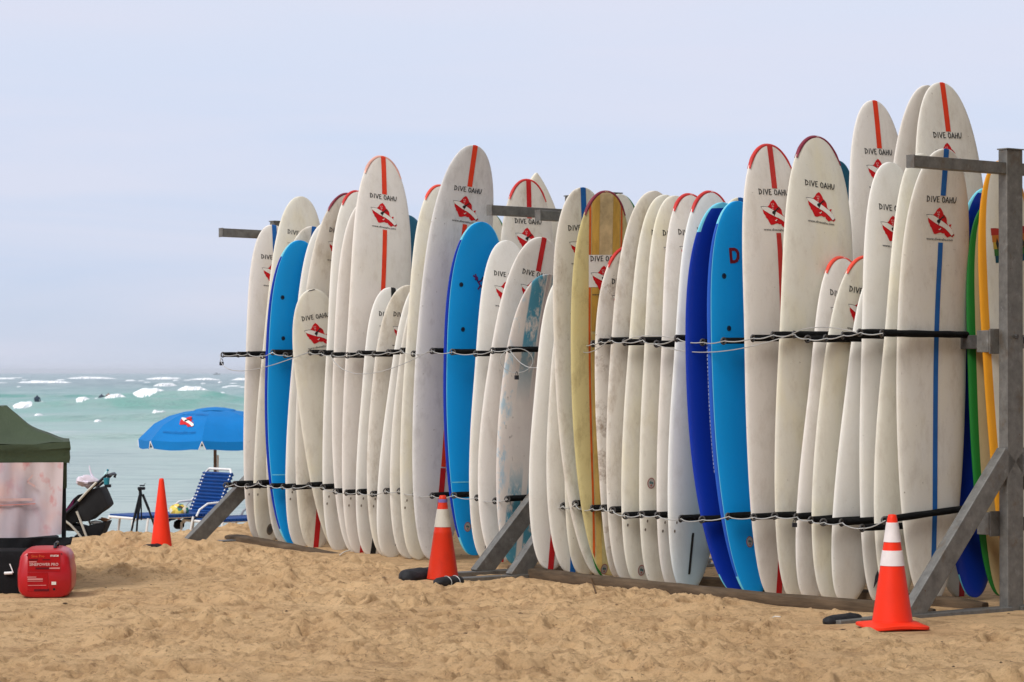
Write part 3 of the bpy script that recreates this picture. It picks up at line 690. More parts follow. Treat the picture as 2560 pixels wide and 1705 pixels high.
def sand_z(X, Y, fine=True):
    z = ground_base(X, Y)
    z = z + .07 * fbm(X * .8, Y * .8, 3) + .03 * fbm(X * 2.3 + 9, Y * 2.3, 4)
    if fine: ch = np.clip((vn(X * .9 + 3, Y * .55 + 8) + .4 * vn(X * 3, Y * 2) - .62) * 4, 0, 1); z = z + .045 * fbm(X * 6, Y * 6, 4) * (.5 + ch) + .09 * fbm(X * 13, Y * 11, 4) * ch
    # trodden flat, slightly hollow strip where the boards stand
    rel_x = X - P0.x; rel_y = Y - P0.y; s_ = rel_x * RV.x + rel_y * RV.y; a_ = rel_x * AV.x + rel_y * AV.y
    k = ss(-1.2, -.9, a_) * ss(1.15, .92, a_) * ss(-1.3, -.6, s_) * ss(9.6, 8.9, s_)
    return z * (1 - k) + k * (-.012 + .15 * (z))
xs = np.arange(-4.6, 4.6, .0145); ys = np.concatenate([np.arange(11.2, 19, .02), np.arange(19, 26.4, .026)])
X, Y = np.meshgrid(xs, ys); Z = sand_z(X, Y); Z0 = Z.copy()
dents(X, Y, Z, 700, (-4.6, 4.6), (11.3, 26.3), 3); dents(X, Y, Z, 9000, (-4.6, 4.6), (11.3, 26.3), 5, .34)
rel_x = X - P0.x; rel_y = Y - P0.y; s_ = rel_x * RV.x + rel_y * RV.y; a_ = rel_x * AV.x + rel_y * AV.y
k = ss(-1.3, -.9, a_) * ss(1.35, 1.0, a_) * ss(-1.3, -.6, s_) * ss(9.6, 8.9, s_)
Z = Z * (1 - k) + Z0 * k
ed = np.minimum(np.minimum(X - xs[0], xs[-1] - X), np.minimum(Y - ys[0], ys[-1] - Y)); ke = ss(.5, 1.0, ed)
Z = Z * ke + (sand_z(X, Y, False)) * (1 - ke)
GX, GY, GZ = xs, ys, Z
def gz(x, y):
    if xs[0] < x < xs[-1] and ys[0] < y < ys[-1]:
        i = np.searchsorted(ys, y); j = np.searchsorted(xs, x); return float(GZ[i, j])
    return float(sand_z(np.array([[x]]), np.array([[y]]), False)[0, 0])
def local_flat(x, y, r, z, soft=.08):
    d = np.sqrt((X - x) ** 2 + (Y - y) ** 2); kk = ss(r + soft, r, d); GZ[:] = GZ * (1 - kk) + z * kk
sand_o = None
def finish_sand():
    o = grid_obj('sand_beach', xs, ys, GZ, M['sand']); tag(o, kind='structure')
    # the rest of the beach around the detailed patch
    xo = np.concatenate([np.linspace(-400, -40, 30), np.linspace(-38, 38, 191), np.linspace(40, 400, 30)]); yo = np.concatenate([np.linspace(-120, -4, 30), np.linspace(-3, 50, 177), np.linspace(52, 90, 20)])
    XX, YY = np.meshgrid(xo, yo); ZZ = sand_z(XX, YY, False)
    inside = (XX > xs[0] + .55) & (XX < xs[-1] - .55) & (YY > ys[0] + .55) & (YY < ys[-1] - .55); ZZ = np.where(inside, ZZ - .35, ZZ - .006)
    o2 = grid_obj('beach_ground', xo, yo, ZZ, M['sand']); tag(o2, kind='structure')

# ---------------------------------------------------------------- sea
SEA = -1.30
def sea_mat():
    m, nt, b = newmat('sea_water'); Lk = nt.links
    g = nd(nt, 'ShaderNodeNewGeometry'); sp = nd(nt, 'ShaderNodeSeparateXYZ'); Lk.new(g.outputs['Position'], sp.inputs[0])
    lg = nd(nt, 'ShaderNodeMath', operation='LOGARITHM'); lg.inputs[1].default_value = 10; Lk.new(sp.outputs['Y'], lg.inputs[0])
    mr = nd(nt, 'ShaderNodeMapRange'); mr.inputs[1].default_value = 1.5; mr.inputs[2].default_value = 3.5; Lk.new(lg.outputs[0], mr.inputs[0])
    rr = nd(nt, 'ShaderNodeValToRGB'); el = rr.color_ramp.elements
    el[0].position = 0; el[0].color = (.64, .75, .70, 1); el[1].position = 1; el[1].color = (.16, .24, .28, 1)
    for p, c in ((.12, (.60, .73, .68)), (.28, (.47, .66, .60)), (.37, (.25, .50, .43)), (.46, (.15, .41, .35)), (.54, (.16, .33, .32)), (.66, (.14, .22, .25))):
        q = rr.color_ramp.elements.new(p); q.color = (*c, 1)
    Lk.new(mr.outputs[0], rr.inputs[0])
    mp = nd(nt, 'ShaderNodeMapping'); mp.inputs['Scale'].default_value = (.35, .05, 1); Lk.new(g.outputs['Position'], mp.inputs[0])
    mq = nd(nt, 'ShaderNodeMapping'); mq.inputs['Scale'].default_value = (.3, 1.1, 1); Lk.new(g.outputs['Position'], mq.inputs[0])
    c = mix(nt, noise(nt, mp.outputs[0], .6, 5, .6, .42, .62, 0, .5), rr.outputs[0], (.46, .55, .54))
    c = mix(nt, noise(nt, mq.outputs[0], 1.3, 7, .7, .48, .68, 0, .75), c, (.20, .36, .35))
    mf = nd(nt, 'ShaderNodeMapping'); mf.inputs['Scale'].default_value = (.10, .035, 1); Lk.new(g.outputs['Position'], mf.inputs[0])
    c = mix(nt, noise(nt, mf.outputs[0], 1.0, 7, .72, .66, .70, 0, .55), c, (.72, .76, .76))
    Lk.new(c, b.inputs['Base Color']); b.inputs['Roughness'].default_value = .28; b.inputs['IOR'].default_value = 1.33
    b.inputs['Specular IOR Level'].default_value = .5
    ma = nd(nt, 'ShaderNodeMapping'); ma.inputs['Scale'].default_value = (1, 2.2, 1); Lk.new(g.outputs['Position'], ma.inputs[0])
    bump(nt, noise(nt, ma.outputs[0], 1.3, 8, .7, 0, 1), b, 1.0, .5); return m
M['sea'] = sea_mat()
# breakers: (y, x0, x1, height, depth of foam)
def px_x(px, d): return (px - 1280) * d / 6586
SW = [(258, px_x(250, 258), px_x(640, 258), .95), (205, px_x(-40, 205), px_x(230, 205), .6), (206, px_x(190, 206), px_x(600, 206), .8), (154, px_x(20, 154), px_x(700, 154), .45), (110, -30, 5, .22), (300, -80, -42, .35), (590, px_x(330, 590), px_x(640, 590), .6), (150, 10, 60, .35), (230, 0, 90, .6), (340, 20, 160, .7)]
def sea_h(X, Y):
    h = .10 * fbm(X * .06, Y * .22, 4) * np.clip(Y / 60, .5, 3) + .5 * fbm(X * .012 + 5, Y * .04, 3) * ss(60, 400, Y)
    for (y0, xa, xb, H) in SW:
        yc = y0 + 3 * (vn(X * .07 + y0, Y * 0 + 1) - .5) * 2 + .012 * (X - (xa + xb) / 2); w = H * 2.2
        e = ss(xa - 3, xa + 4, X) * ss(xb + 3, xb - 4, X) * (.75 + .5 * vn(X * .3 + y0, Y * 0))
        d = (Y - yc); prof = np.where(d < 0, np.exp(-(d / w) ** 2), np.exp(-(d / (w * 2.6)) ** 2)); h = h + H * e * prof
    return h
ysea = np.concatenate([np.linspace(30, 60, 90), np.linspace(60.5, 100, 120), np.linspace(100.5, 320, 440), np.geomspace(322, 900, 110), np.geomspace(920, 14000, 40)])
tx = np.linspace(-1, 1, 331)
Xs = []; 
Yg = np.repeat(ysea[:, None], 331, 1); Xg = tx[None, :] * (30 + .28 * Yg) + 0 * Yg
Zg = SEA + sea_h(Xg, Yg) - .0000 * Yg
n0, n1 = Xg.shape; co = np.stack([Xg, Yg, Zg], -1).reshape(-1, 3)
me = bpy.data.meshes.new('sea'); me.vertices.add(n0 * n1); me.vertices.foreach_set('co', co.astype(np.float32).ravel())
I, J = np.meshgrid(np.arange(n1 - 1), np.arange(n0 - 1)); a = (J * n1 + I).ravel(); q = np.stack([a, a + 1, a + n1 + 1, a + n1], -1).astype(np.int32); n = len(q)
me.loops.add(n * 4); me.loops.foreach_set('vertex_index', q.ravel()); me.polygons.add(n); me.polygons.foreach_set('loop_start', np.arange(n, dtype=np.int32) * 4); me.polygons.foreach_set('use_smooth', np.ones(n, bool)); me.update(calc_edges=True); me.materials.append(M['sea'])
sea_o = bpy.data.objects.new('sea_water', me); C.objects.link(sea_o); tag(sea_o, kind='structure')
for nm, xa, xb in (('sea_water', -9000, -38.3), ('sea_water', 38.3, 9000)):   # calmer water to either side, one long sheet each
    sg = -1 if xa < 0 else 1
    vs = [(sg * 38.3, 30, SEA - .02), (sg * (30 + .28 * 14000) - sg * 60, 14000, SEA - .3), (sg * 9000, 14000, SEA - .3), (sg * 9000, 30, SEA - .02)]
    tag(mesh(nm, vs, [(0, 1, 2, 3) if sg > 0 else (3, 2, 1, 0)], M['sea']), kind='structure')
# foam rolling on the breakers
M['foam'] = simple('white_foam', (.84, .86, .86), .9, var=.06, vs=2)
fm = MB()
FO = [(258, 330, 418, .8, 3.2), (258, 438, 532, 1.15, 3.6), (206, 255, 322, .6, 3), (206, 186, 226, .22, 3), (205, 30, 84, .28, 3), (154, 374, 432, .2, 3),
      (720, 40, 186, 1.5, 14), (1150, -20, 40, 1.3, 14), (1250, 166, 292, 2.0, 22), (900, 310, 344, 1.0, 9), (1150, 364, 452, 1.8, 18), (1050, 470, 552, 1.8, 18), (1000, 578, 640, 2.0, 20), (575, 384, 442, 1.5, 12), (640, 440, 452, .6, 6), (720, 545, 556, 1.1, 8),
      (1100, 700, 900, 1.8, 18), (700, 1000, 1300, 1.5, 14), (260, 1100, 1200, .7, 6), (900, 1700, 2000, 1.6, 16), (205, 1900, 2000, .5, 5), (1150, 2300, 2600, 2, 20), (800, -500, -200, 1.6, 16), (255, -400, -250, .7, 6)]
for k in range(50):
    d = 150 * (10 ** random.uniform(0, 1.0)); pa = random.uniform(-60, 640); FO.append((d, pa, pa + random.uniform(10, 55) * random.random() + 8, .05 + d * .00022, 1.0 + d * .005))
for (d, pa, pb, H, dep) in FO:
    xa, xb = px_x(pa, d), px_x(pb, d); n = max(8, int((pb - pa) / 1.1)); vs = []; m_ = 10
    for i in range(n + 1):
        f = i / n; x = xa + (xb - xa) * f; en = min(1, f * 3.2, (1 - f) * 3.2) ** .8; hh = H * .34 * en * (.7 + .6 * float(vn(np.array([i * .07 + d]), np.array([d * .1]))[0]))
        jy = dep * .18 * (float(vn(np.array([i * .17]), np.array([d]))[0]) - .5); fr_ = .55 + .25 * (float(vn(np.array([i * .45]), np.array([d + 3]))[0]) - .5)
        for j in range(m_):
            g_ = j / (m_ - 1); jj = random.uniform(-.10, .10) * hh
            yv = d + dep * (-fr_ + g_ * (fr_ + .45)) * en + jy
            vs.append((x + random.uniform(-.1, .1) * dep * .1, yv, -.06 + (hh + .16 * en) * math.sin(math.pi * g_) ** .9 + jj * .5))
    av = np.array(vs); av[:, 2] += SEA + sea_h(av[None, :, 0], av[None, :, 1])[0]; vs = [tuple(q_) for q_ in av.tolist()]
    fm.add(vs, [(i * m_ + j, (i + 1) * m_ + j, (i + 1) * m_ + j + 1, i * m_ + j + 1) for i in range(n) for j in range(m_ - 1)])
fo = fm.obj('wave_foam', M['foam'], smooth=False); fo.data.polygons.foreach_set('use_smooth', [True] * len(fo.data.polygons)); tag(fo, 'white foam of the breaking waves on the turquoise sea', 'foam', kind='stuff')
local_flat(-3.08, 22.5, .2, .0)
for s_ in (3.78, 4.22, 8.23):
    p = rk(s_, 1.45); local_flat(p.x, p.y, .22, -.012, .2)
p = (-.50, 19.05); local_flat(p[0], p[1], .14, .0, .1)
local_flat(2.229, 15.45, .30, .0, .25)
local_flat(-3.10, 17.7, .25, .0, .2)
for k_, xx in enumerate((-4.0, -3.6, -3.2)): local_flat(xx, 18.7, .5, -.02, .3)
finish_sand()
def at(px, py, d): return Vector(((px - 1280) * d / 6586, d, CAMH - (py - 932) * d / 6586))
# ---------------------------------------------------------------- steel racks
def bmx(M4=None): return Matrix.Rotation(RZ, 4, 'Z')
def lr(dx_a, n, z):   # local coordinates of a rack frame: a across (left), n towards camera-right, z up
    return Vector((-dx_a, -n, z))
eye_mb = MB(); eye_mb.tube([(0, .021 * math.cos(2 * math.pi * i / 12), .021 * math.sin(2 * math.pi * i / 12)) for i in range(12)], .0065, 6, closed=True)
TIPS = {'hi': [], 'lo': []}
def frame_parts(root, s_off, first, near=False, tip=1.64, bh=.98, ln=.82, za=2.74):
    """one post with its arms, brace and foot, at distance s_off along its rack"""
    o = lambda a, n, z: lr(a, s_off + n, z)
    H = 2.92 if near else 2.86
    mb = MB(); mb.box(o(0, 0, H / 2 - .15), (.146, .075, H + .3), bev=.006); p = mb.obj('post', M['steel'], root)
    mb = MB(); mb.box(o(0, .041, 1.73), (.02, .008, .02), bev=.003); mb.tube([o(0, .04, 1.73), o(0, .058, 1.73)], .014, 6); mb.obj('bolt', M['steeldark'], p)
    mb = MB(); mb.box(o(0, 0, H + .004), (.158, .087, .008)); mb.obj('post_cap', M['steel'], p)
    for sg, ln in ((1, ln), (-1, .95)):
        mb = MB(); mb.bar(o(sg * .066, 0, za), o(sg * ln, 0, za + .005), .062, .075, bev=.005); a = mb.obj('top_arm', M['steel'], root)
        mb = MB(); mb.box(o(sg * (ln + .004), 0, za + .005), (.008, .068, .081)); mb.obj('end_cap', M['steel'], a)
    for sg in (1, -1):
        mb = MB(); mb.bar(o(sg * .04, 0, bh), o(sg * .93, 0, -.02), .075, .135, up=(0, 0, 1), bev=.006); mb.obj('brace', M['steel'], root)
        mb = MB(); mb.box(o(sg * (tip + .05) / 2, 0, -.008), (tip - .03, .11, .045), bev=.006); mb.obj('foot_plate', M['steel'], root)
def rail_beams(root, s0, s1):
    for z in (1.70, .53):
        mb = MB(); mb.bar(lr(-.13, s0, z), lr(-.13, s1, z), .10, .09, up=(0, 0, 1), bev=.005); mb.obj('rail_beam', M['steeldark'], root)
def arm(root, s_rel, a_tip, z, tilt, a_root=-.09, row='hi', rec=True):
    mb = MB(); p0 = lr(a_root, s_rel, z); p1 = lr(a_tip, s_rel, z + tilt)
    d = (p1 - p0).normalized()
    segs = 9; pts = [p0 + (p1 - p0) * i / segs for i in range(segs + 1)]; r = .0225
    mb.tube(pts, [r * random.uniform(.93, 1.07) for _ in pts], 10)
    o = mb.obj('padded_arm', M['rubber'], root, True)
    if 'eye' not in TIPS:
        TIPS['eye'] = eye_mb.obj('eye', M['steeldark'], o); e = TIPS['eye']
        e.data.polygons.foreach_set('use_smooth', [True] * len(e.data.polygons))
    else: e = copyto(TIPS['eye'], o)
    sg = 1 if a_tip > 0 else -1
    e.location = p1 + Vector((-sg * .018, -.012, -.002)); e.rotation_euler = (random.uniform(-.5, .5), 0, R(90) + random.uniform(-.5, .5))
    mb = MB(); rr = random.uniform(.2, .6)
    if rec:
        Mx = root.matrix_basis; TIPS[row].append(Mx @ (e.location + Vector((-.01, -.02, 0))))
def z_at(B, z):
    t = min(max((z - B.z0) / B.L, 0), 1); return B.s + B.nc(t)
def tipA(s):
    return float(np.interp(s, [-.5, .3, 2.0, 3.6, 4.2, 4.7, 5.3, 6.3, 6.7, 7.0, 7.8], [.60, .56, .53, .45, .62, .76, .92, .92, .80, .70, .70]))
def zhi(s): return float(np.interp(s, [-.4, 3, 4.4, 6.2, 7.8], [1.662, 1.665, 1.70, 1.72, 1.752]))
near_keys = [k for k in DIM if k[0] == 'B']; near_keys.sort(key=lambda k: BOARDS[k].s)
racks = {}
for nm, s0, s1, lab in (('far', -.50, 3.78, 'far galvanised steel surfboard rack at the left, ending in the longer middle brace'), ('near', 4.22, 8.23, 'near galvanised steel surfboard rack with the tall post at the right')):
    root = empty('surfboard_rack', rk(s0, 0), RZ, label=lab, cat='rack', group='surfboard racks'); bpy.context.view_layer.update()
    racks[nm] = (root, s0)
    frame_parts(root, 0, True, tip=1.36 if nm == 'far' else 1.55, bh=.76 if nm == 'far' else .98, ln=.60 if nm == 'far' else .70, za=2.74 if nm == 'far' else 2.665); frame_parts(root, s1 - s0, False, near=(nm == 'near'), tip=1.55, bh=.98 if nm == 'near' else .88, ln=.90 if nm == 'near' else .82, za=2.80 if nm == 'near' else 2.72); rail_beams(root, 0.05, s1 - s0 - .05)
    keys = [k for k in near_keys if s0 < BOARDS[k].s < s1]
    gaps = []
    for row, zz in (('hi', None), ('lo', None)):
        cand = [z_at(BOARDS[keys[0]], 1.7 if row == 'hi' else .53) - .09]
        for k0, k1 in zip(keys[:-1], keys[1:]):
            z = 1.7 if row == 'hi' else .53
            sa, sb = z_at(BOARDS[k0], z), z_at(BOARDS[k1], z); sm = (sa + sb) / 2
            if BOARDS[k0].L < z: sm = sb - .08
            cand.append(sm)
        cand.append(z_at(BOARDS[keys[-1]], 1.7 if row == 'hi' else .53) + .075)
        for i, sm in enumerate(cand):
            z = (zhi(sm) if row == 'hi' else .53 + .012 * math.sin(sm * 3)) + random.choice((-.014, 0, .014)) + random.uniform(-.004, .004)
            ta = tipA(sm) + random.uniform(-.02, .025); tl = random.uniform(-.012, .004)
            if nm == 'near' and i == len(cand) - 1 and row == 'lo': ta, tl, z = .66, -.05, .565
            arm(root, sm - s0, ta, z - tl, tl, row=row)
    for i in range(9 if nm == 'near' else 7):      # arms on the far side
        for z in (1.71, .54): arm(root, .25 + i * (s1 - s0 - .4) / (8 if nm == 'near' else 6), -.78, z, 0, a_root=-.17, rec=False)
    # plates that carry the beams on the posts
    for sp in (0, s1 - s0):
        for z in (1.70, .54):
            mb = MB(); mb.box(lr(.10, sp - .045, z), (.10, .012, .16), bev=.003); mb.box(lr(.12, sp - .10, z), (.07, .10, .14), bev=.003); mb.obj('bracket', M['steel'], root)

# wraps of black foam and tape round the foot plate ends, each lying on the sand
def sack(p, l, r, rz, label, straps=False, name='foot_wrap', cat='padding'):
    n = 14; mb = MB(); vs = []; K = 12
    for i in range(n + 1):
        f = i / n; x = (f - .5) * l; e = (1 - abs(2 * f - 1) ** 5) ** .5
        for j in range(K):
            a = 2 * math.pi * j / K; rr = r * (e * .95 + .05) * (1 + .22 * (float(vn(np.array([i * .8 + p[0] * 9]), np.array([j * .9]))[0]) - .5))
            vs.append((x, rr * math.cos(a), rr * math.sin(a) * .82))
    mb.add(vs, [(i * K + j, i * K + (j + 1) % K, (i + 1) * K + (j + 1) % K, (i + 1) * K + j) for i in range(n) for j in range(K)] + [tuple(range(K))[::-1], tuple(range(n * K, n * K + K))])
    root = empty(name, p, rz, label=label, cat=cat, group='black padding wrapped round the rack feet')
    mb.obj('wrap', M['wrap'], root, True)
    if straps:
        for x in (-.02, .06):
            m2 = MB(); m2.tube([(x + .004 * math.sin(i), (r * 1.04) * math.cos(2 * math.pi * i / 16), (r * 1.04) * math.sin(2 * math.pi * i / 16) * .85) for i in range(16)], .003, 5, closed=True); m2.obj('tie_wire', M['cable'], root)
M['wrap'] = simple('black_tape_wrap', (.018, .018, .02), .55, var=.5, vs=14, bmp=.6)
for s_, dn, lab, st, l in ((-.5, 0, 'black wrapped foot end beside the slim far traffic cone', False, .28), (3.78, .0, 'thick black wrapped foot end left of the scuffed middle cone', False, .34), (4.22, 0, 'black wrapped foot end tied with two wires in front of the scuffed middle cone', True, .27), (8.23, 0, 'black wrapped foot end beside the striped near cone', False, .34)):
    pw = {-.5: at(388, 1370, 22.45), 3.78: at(1046, 1441, 19.25), 4.22: at(1122, 1455, 18.82), 8.23: at(2106, 1551, 15.95)}[s_]
    sack(pw, l, {-.5: .045, 3.78: .078, 4.22: .05, 8.23: .052}[s_], RZ + .1, lab, st)

# timber sills the boards stand behind
def sill(pts, w, h, label):
    mb = MB(); P = []; n = 40; pts = [Vector(p) for p in pts]
    root = empty('wooden_sill', pts[0], label=label, cat='timber', group='long timbers under the boards')
    Ls = [0]; 
    for a, b in zip(pts[:-1], pts[1:]): Ls.append(Ls[-1] + (b - a).length)
    for i in range(n + 1):
        d = Ls[-1] * i / n; k = max(j for j in range(len(Ls) - 1) if Ls[j] <= d + 1e-9); f = (d - Ls[k]) / (Ls[k + 1] - Ls[k]); P.append(pts[k].lerp(pts[k + 1], f) - pts[0])
    vs = []; K = 10
    for i, p in enumerate(P):
        t = (P[min(i + 1, n)] - P[max(i - 1, 0)]).normalized(); s = t.cross(Vector((0, 0, 1))).normalized()
        e = .6 + .4 * min(1, i / 2, (n - i) / 2)
        for j in range(K):
            a = 2 * math.pi * j / K; q = 1 + .12 * (float(vn(np.array([i * .45]), np.array([j * 1.3 + w * 50]))[0]) - .5)
            vs.append(p + s * (w / 2 * math.copysign(abs(math.cos(a)) ** .5, math.cos(a)) * e * q) + Vector((0, 0, h * math.copysign(abs(math.sin(a)) ** .6, math.sin(a)) * e * q)))
    mb.add(vs, [(i * K + j, i * K + (j + 1) % K, (i + 1) * K + (j + 1) % K, (i + 1) * K + j) for i in range(n) for j in range(K)] + [tuple(range(K)), tuple(range(n * K, n * K + K))])
    mb.obj('beam', M['wood'], root, True)
M['wood'] = simple('weathered_wood', (.095, .065, .04), .85, var=.45, vs=6, bmp=.5, scale=(.5, .5, 4))
sill([rk(-.80, .34, .01), rk(-.1, .47, .012), rk(.6, .56, -.005), rk(1.4, .56, -.05)], .14, .04, 'weathered timber half buried at the far end of the rack')
sill([rk(4.02, .72, .012), rk(5.2, .94, .026), rk(6.2, .98, .028), rk(7.1, .96, .026), rk(7.8, .80, .02), rk(8.15, .62, .0)], .13, .042, 'long weathered timber lying in front of the near boards')
sill([rk(3.55, .45, .0), rk(4.6, .40, .02), rk(8.1, .10, .01)], .12, .04, 'straight timber under the tails of the near boards')

# ---- security cables through the eyes
def cable(pts, r, label, name='security_cable', mat='cable'):
    o = MB(); o.tube(pts, r, 6); ob = o.obj(name, M[mat], None, True); tag(ob, label, 'cable', 'steel cables threaded along the rack arms'); return ob
def sagline(tips, sag=.012, n=5):
    out = []
    for a, b in zip(tips[:-1], tips[1:]):
        for i in range(n): f = i / n; p = a.lerp(b, f); p = p + Vector((-.012, -.025, -(sag + .25 * max(0, (b - a).length - .2) * .3) * 4 * f * (1 - f))) if 0 < i else Vector(p); out.append(p)
    out.append(tips[-1]); return out
hi = TIPS['hi']; lo = TIPS['lo']; nfar = sum(1 for k in near_keys if BOARDS[k].s < 3.7) + 1
cable(sagline(hi[:nfar]), .0035, 'thin grey cable threaded through the upper arm eyes of the far rack')
cable(sagline(hi[nfar:]), .0038, 'thin grey cable threaded through the upper arm eyes of the near rack')
cable(sagline(lo[:nfar]), .0035, 'thin grey cable threaded through the lower arm eyes of the far rack')
cable(sagline(lo[nfar:]), .0038, 'thin grey cable threaded through the lower arm eyes of the near rack')
def loop(i, j, tips, sag, label, out_=.05, n=22):
    a, b = tips[i], tips[j]; P = []
    for k in range(n + 1):
        f = k / n; s_ = a.lerp(b, f); mid = tips[0].lerp(tips[-1], 0); 
        P.append(s_ + AV * (out_ * 4 * f * (1 - f) + .03) + Vector((0, 0, -sag * 4 * f * (1 - f))))
    cable(P, .0032, label)
loop(0, 7, hi, .15, 'loose grey cable sagging across the left sky blue board', .22)
loop(9, 16, hi, .17, 'loose grey cable sagging left of the middle sky blue board', .14)
nn = nfar
loop(nn + 4, nn + 8, hi, .07, 'loose cable loop hanging under the upper arms beside the yellow board', .04)
loop(nn + 9, nn + 12, hi, -.03, 'cable loop rising over the upper arms of the middle white boards', .03)
loop(nn + 11, nn + 17, hi, .085, 'loose white cable hanging across the right sky blue board', .06)
loop(nn + 17, nn + 21, hi, -.04, 'white cable arching over the arms left of the nearest board', .05)
# tangled loops and locks at the gap between the racks
tp = hi[nfar - 1]; P = [tp + Vector((.10 * math.sin(a) * 1.25 + .05, -.05, -.085 + .085 * math.cos(a) * 1.1)) for a in [2 * math.pi * i / 24 for i in range(25)]]
cable(P, .0032, 'ring of grey cable hanging in front of the worn blue striped board')
tq = hi[nfar + 1]; P = [tp.lerp(tq, f) + Vector((0, -.04, -.14 * 4 * f * (1 - f) - .01)) for f in [i / 16 for i in range(17)]]
cable(P, .0035, 'slack grey cable bridging the gap between the two racks')
def padlock(p, rz, label, k=1.0):
    root = empty('padlock', p, rz, label=label, cat='padlock')
    mb = MB(); mb.box((0, 0, -.020 * k), (.032 * k, .016, .028 * k), bev=.003); mb.obj('lock_body', M['lock'], root)
    mb = MB(); mb.tube([(.010 * k * math.cos(a), 0, -.004 + .020 * k * math.sin(a)) for a in [math.pi * i / 10 for i in range(11)]], .003, 6); mb.obj('shackle', M['steeldark'], root)
M['lock'] = simple('lock_body', (.03, .03, .035), .4, .4)
padlock(hi[0] + Vector((-.01, -.03, -.055)), .3, 'small dark padlock hanging from the cable at the far left arm tip', 1.15)
padlock(tp + Vector((.05, -.06, -.19)), .9, 'brownish padlock hanging below the tangled cable in the middle', 1.2)
tl_ = [t for t in lo[nfar:]][17]
padlock(tl_ + Vector((-.02, -.03, -.03)), .2, 'small padlock under a lower arm below the tall no-stripe board', 1.0)

# ---------------------------------------------------------------- traffic cones
M['cone'] = simple('cone_orange', (.80, .034, .010), .45, var=.05, vs=5)
M['conedirt'] = board_mat('cone_dirty', (.60, .03, .008), .45, dcol=(.25, .02, .01), yel=.2, ycol=(.6, .12, .03), spots=.4)
M['collar'] = simple('reflective_collar', (.72, .66, .64), .45, var=.08, vs=12)
M['collarold'] = board_mat('reflective_collar_worn', (.52, .48, .40), .6, dcol=(.28, .22, .16), yel=.2)
M['tape'] = simple('purple_tape', (.16, .12, .32), .6)
def cone(p, h, rb, rt, label, mat='cone', collars=(), base=None, tape=None, ridge=None, rz=0, tilt=0):
    root = empty('traffic_cone', p, rz, label=label, cat='traffic cone', group='orange traffic cones'); root.rotation_euler = (0, tilt, rz)
    rad = lambda z: rb + (rt - rb) * z / h
    prof = [(rad(0), 0)]
    if ridge: prof += [(rad(ridge - .02), ridge - .02), (rad(ridge) + .004, ridge - .015), (rad(ridge), ridge)]
    prof += [(rad(h * .97), h * .97), (rt * .92, h), (rt * .75, h + .004), (rt * .7, h - .01), (0.001, h - .012)]
    prof = sorted(prof[:-4], key=lambda q: q[1]) + prof[-4:]
    mb = MB(); mb.lathe(prof, 40); mb.obj('cone_body', M[mat], root, True, weld=True)
    for z0, z1 in collars:
        mb = MB(); mb.lathe([(rad(z0) - .001, z0), (rad(z0) + .003, z0 + .001), (rad(z1) + .003, z1 - .001), (rad(z1) - .001, z1)], 40); mb.obj('reflective_collar', M['collarold' if mat == 'conedirt' else 'collar'], root, True, weld=True)
    if tape:
        mb = MB(); mb.lathe([(rad(tape) + .003, tape - .012), (rad(tape) + .003, tape + .012)], 30); mb.obj('tape_band', M['tape'], root, True)
    if base:
        n = 48; rim = [];
        for i in range(n):
            a = 2 * math.pi * i / n; c, s = math.cos(a), math.sin(a); q = (abs(c) ** 5 + abs(s) ** 5) ** (-.2); rim.append((base * q * c, base * q * s))
        vs = []
        for k, (sc_, z) in enumerate(((rb * .9 / base, .020), (rb * 1.06 / base, .018), (.96, .004), (1.0, .0), (1.0, -.014), (.97, -.018))):
            for (x, y) in rim:
                if k < 2: d = math.hypot(x, y); x, y = x / d * base, y / d * base
                vs.append((x * sc_, y * sc_, z + (.006 * math.sin(3 * math.atan2(y, x)) if k > 1 else 0)))
        mb = MB(); mb.add(vs, [(k * n + i, k * n + (i + 1) % n, (k + 1) * n + (i + 1) % n, (k + 1) * n + i) for k in range(5) for i in range(n)] + [tuple(range(5 * n, 6 * n))])
        mb.obj('cone_base', M[mat], root, True)
cone(at(404, 1365, 22.55) + Vector((0, -.0, 0)), .575, .090, .020, 'slim plain orange traffic cone at the far left foot of the rack', rz=.2)
cone(at(1107, 1446, 19.15), .600, .116, .026, 'scuffed dark orange traffic cone with one worn collar in the middle', mat='conedirt', collars=[(.375, .505)], tape=.565, ridge=.345)
cp = at(2230, 1570, 15.45) + Vector((0, 0, .022)); cone(cp, .640, .122, .026, 'bright orange traffic cone with two white collars in front of the near boards', collars=[(.345, .435), (.480, .61)][0:1] + [(.483, .598)], base=.185, rz=R(14))
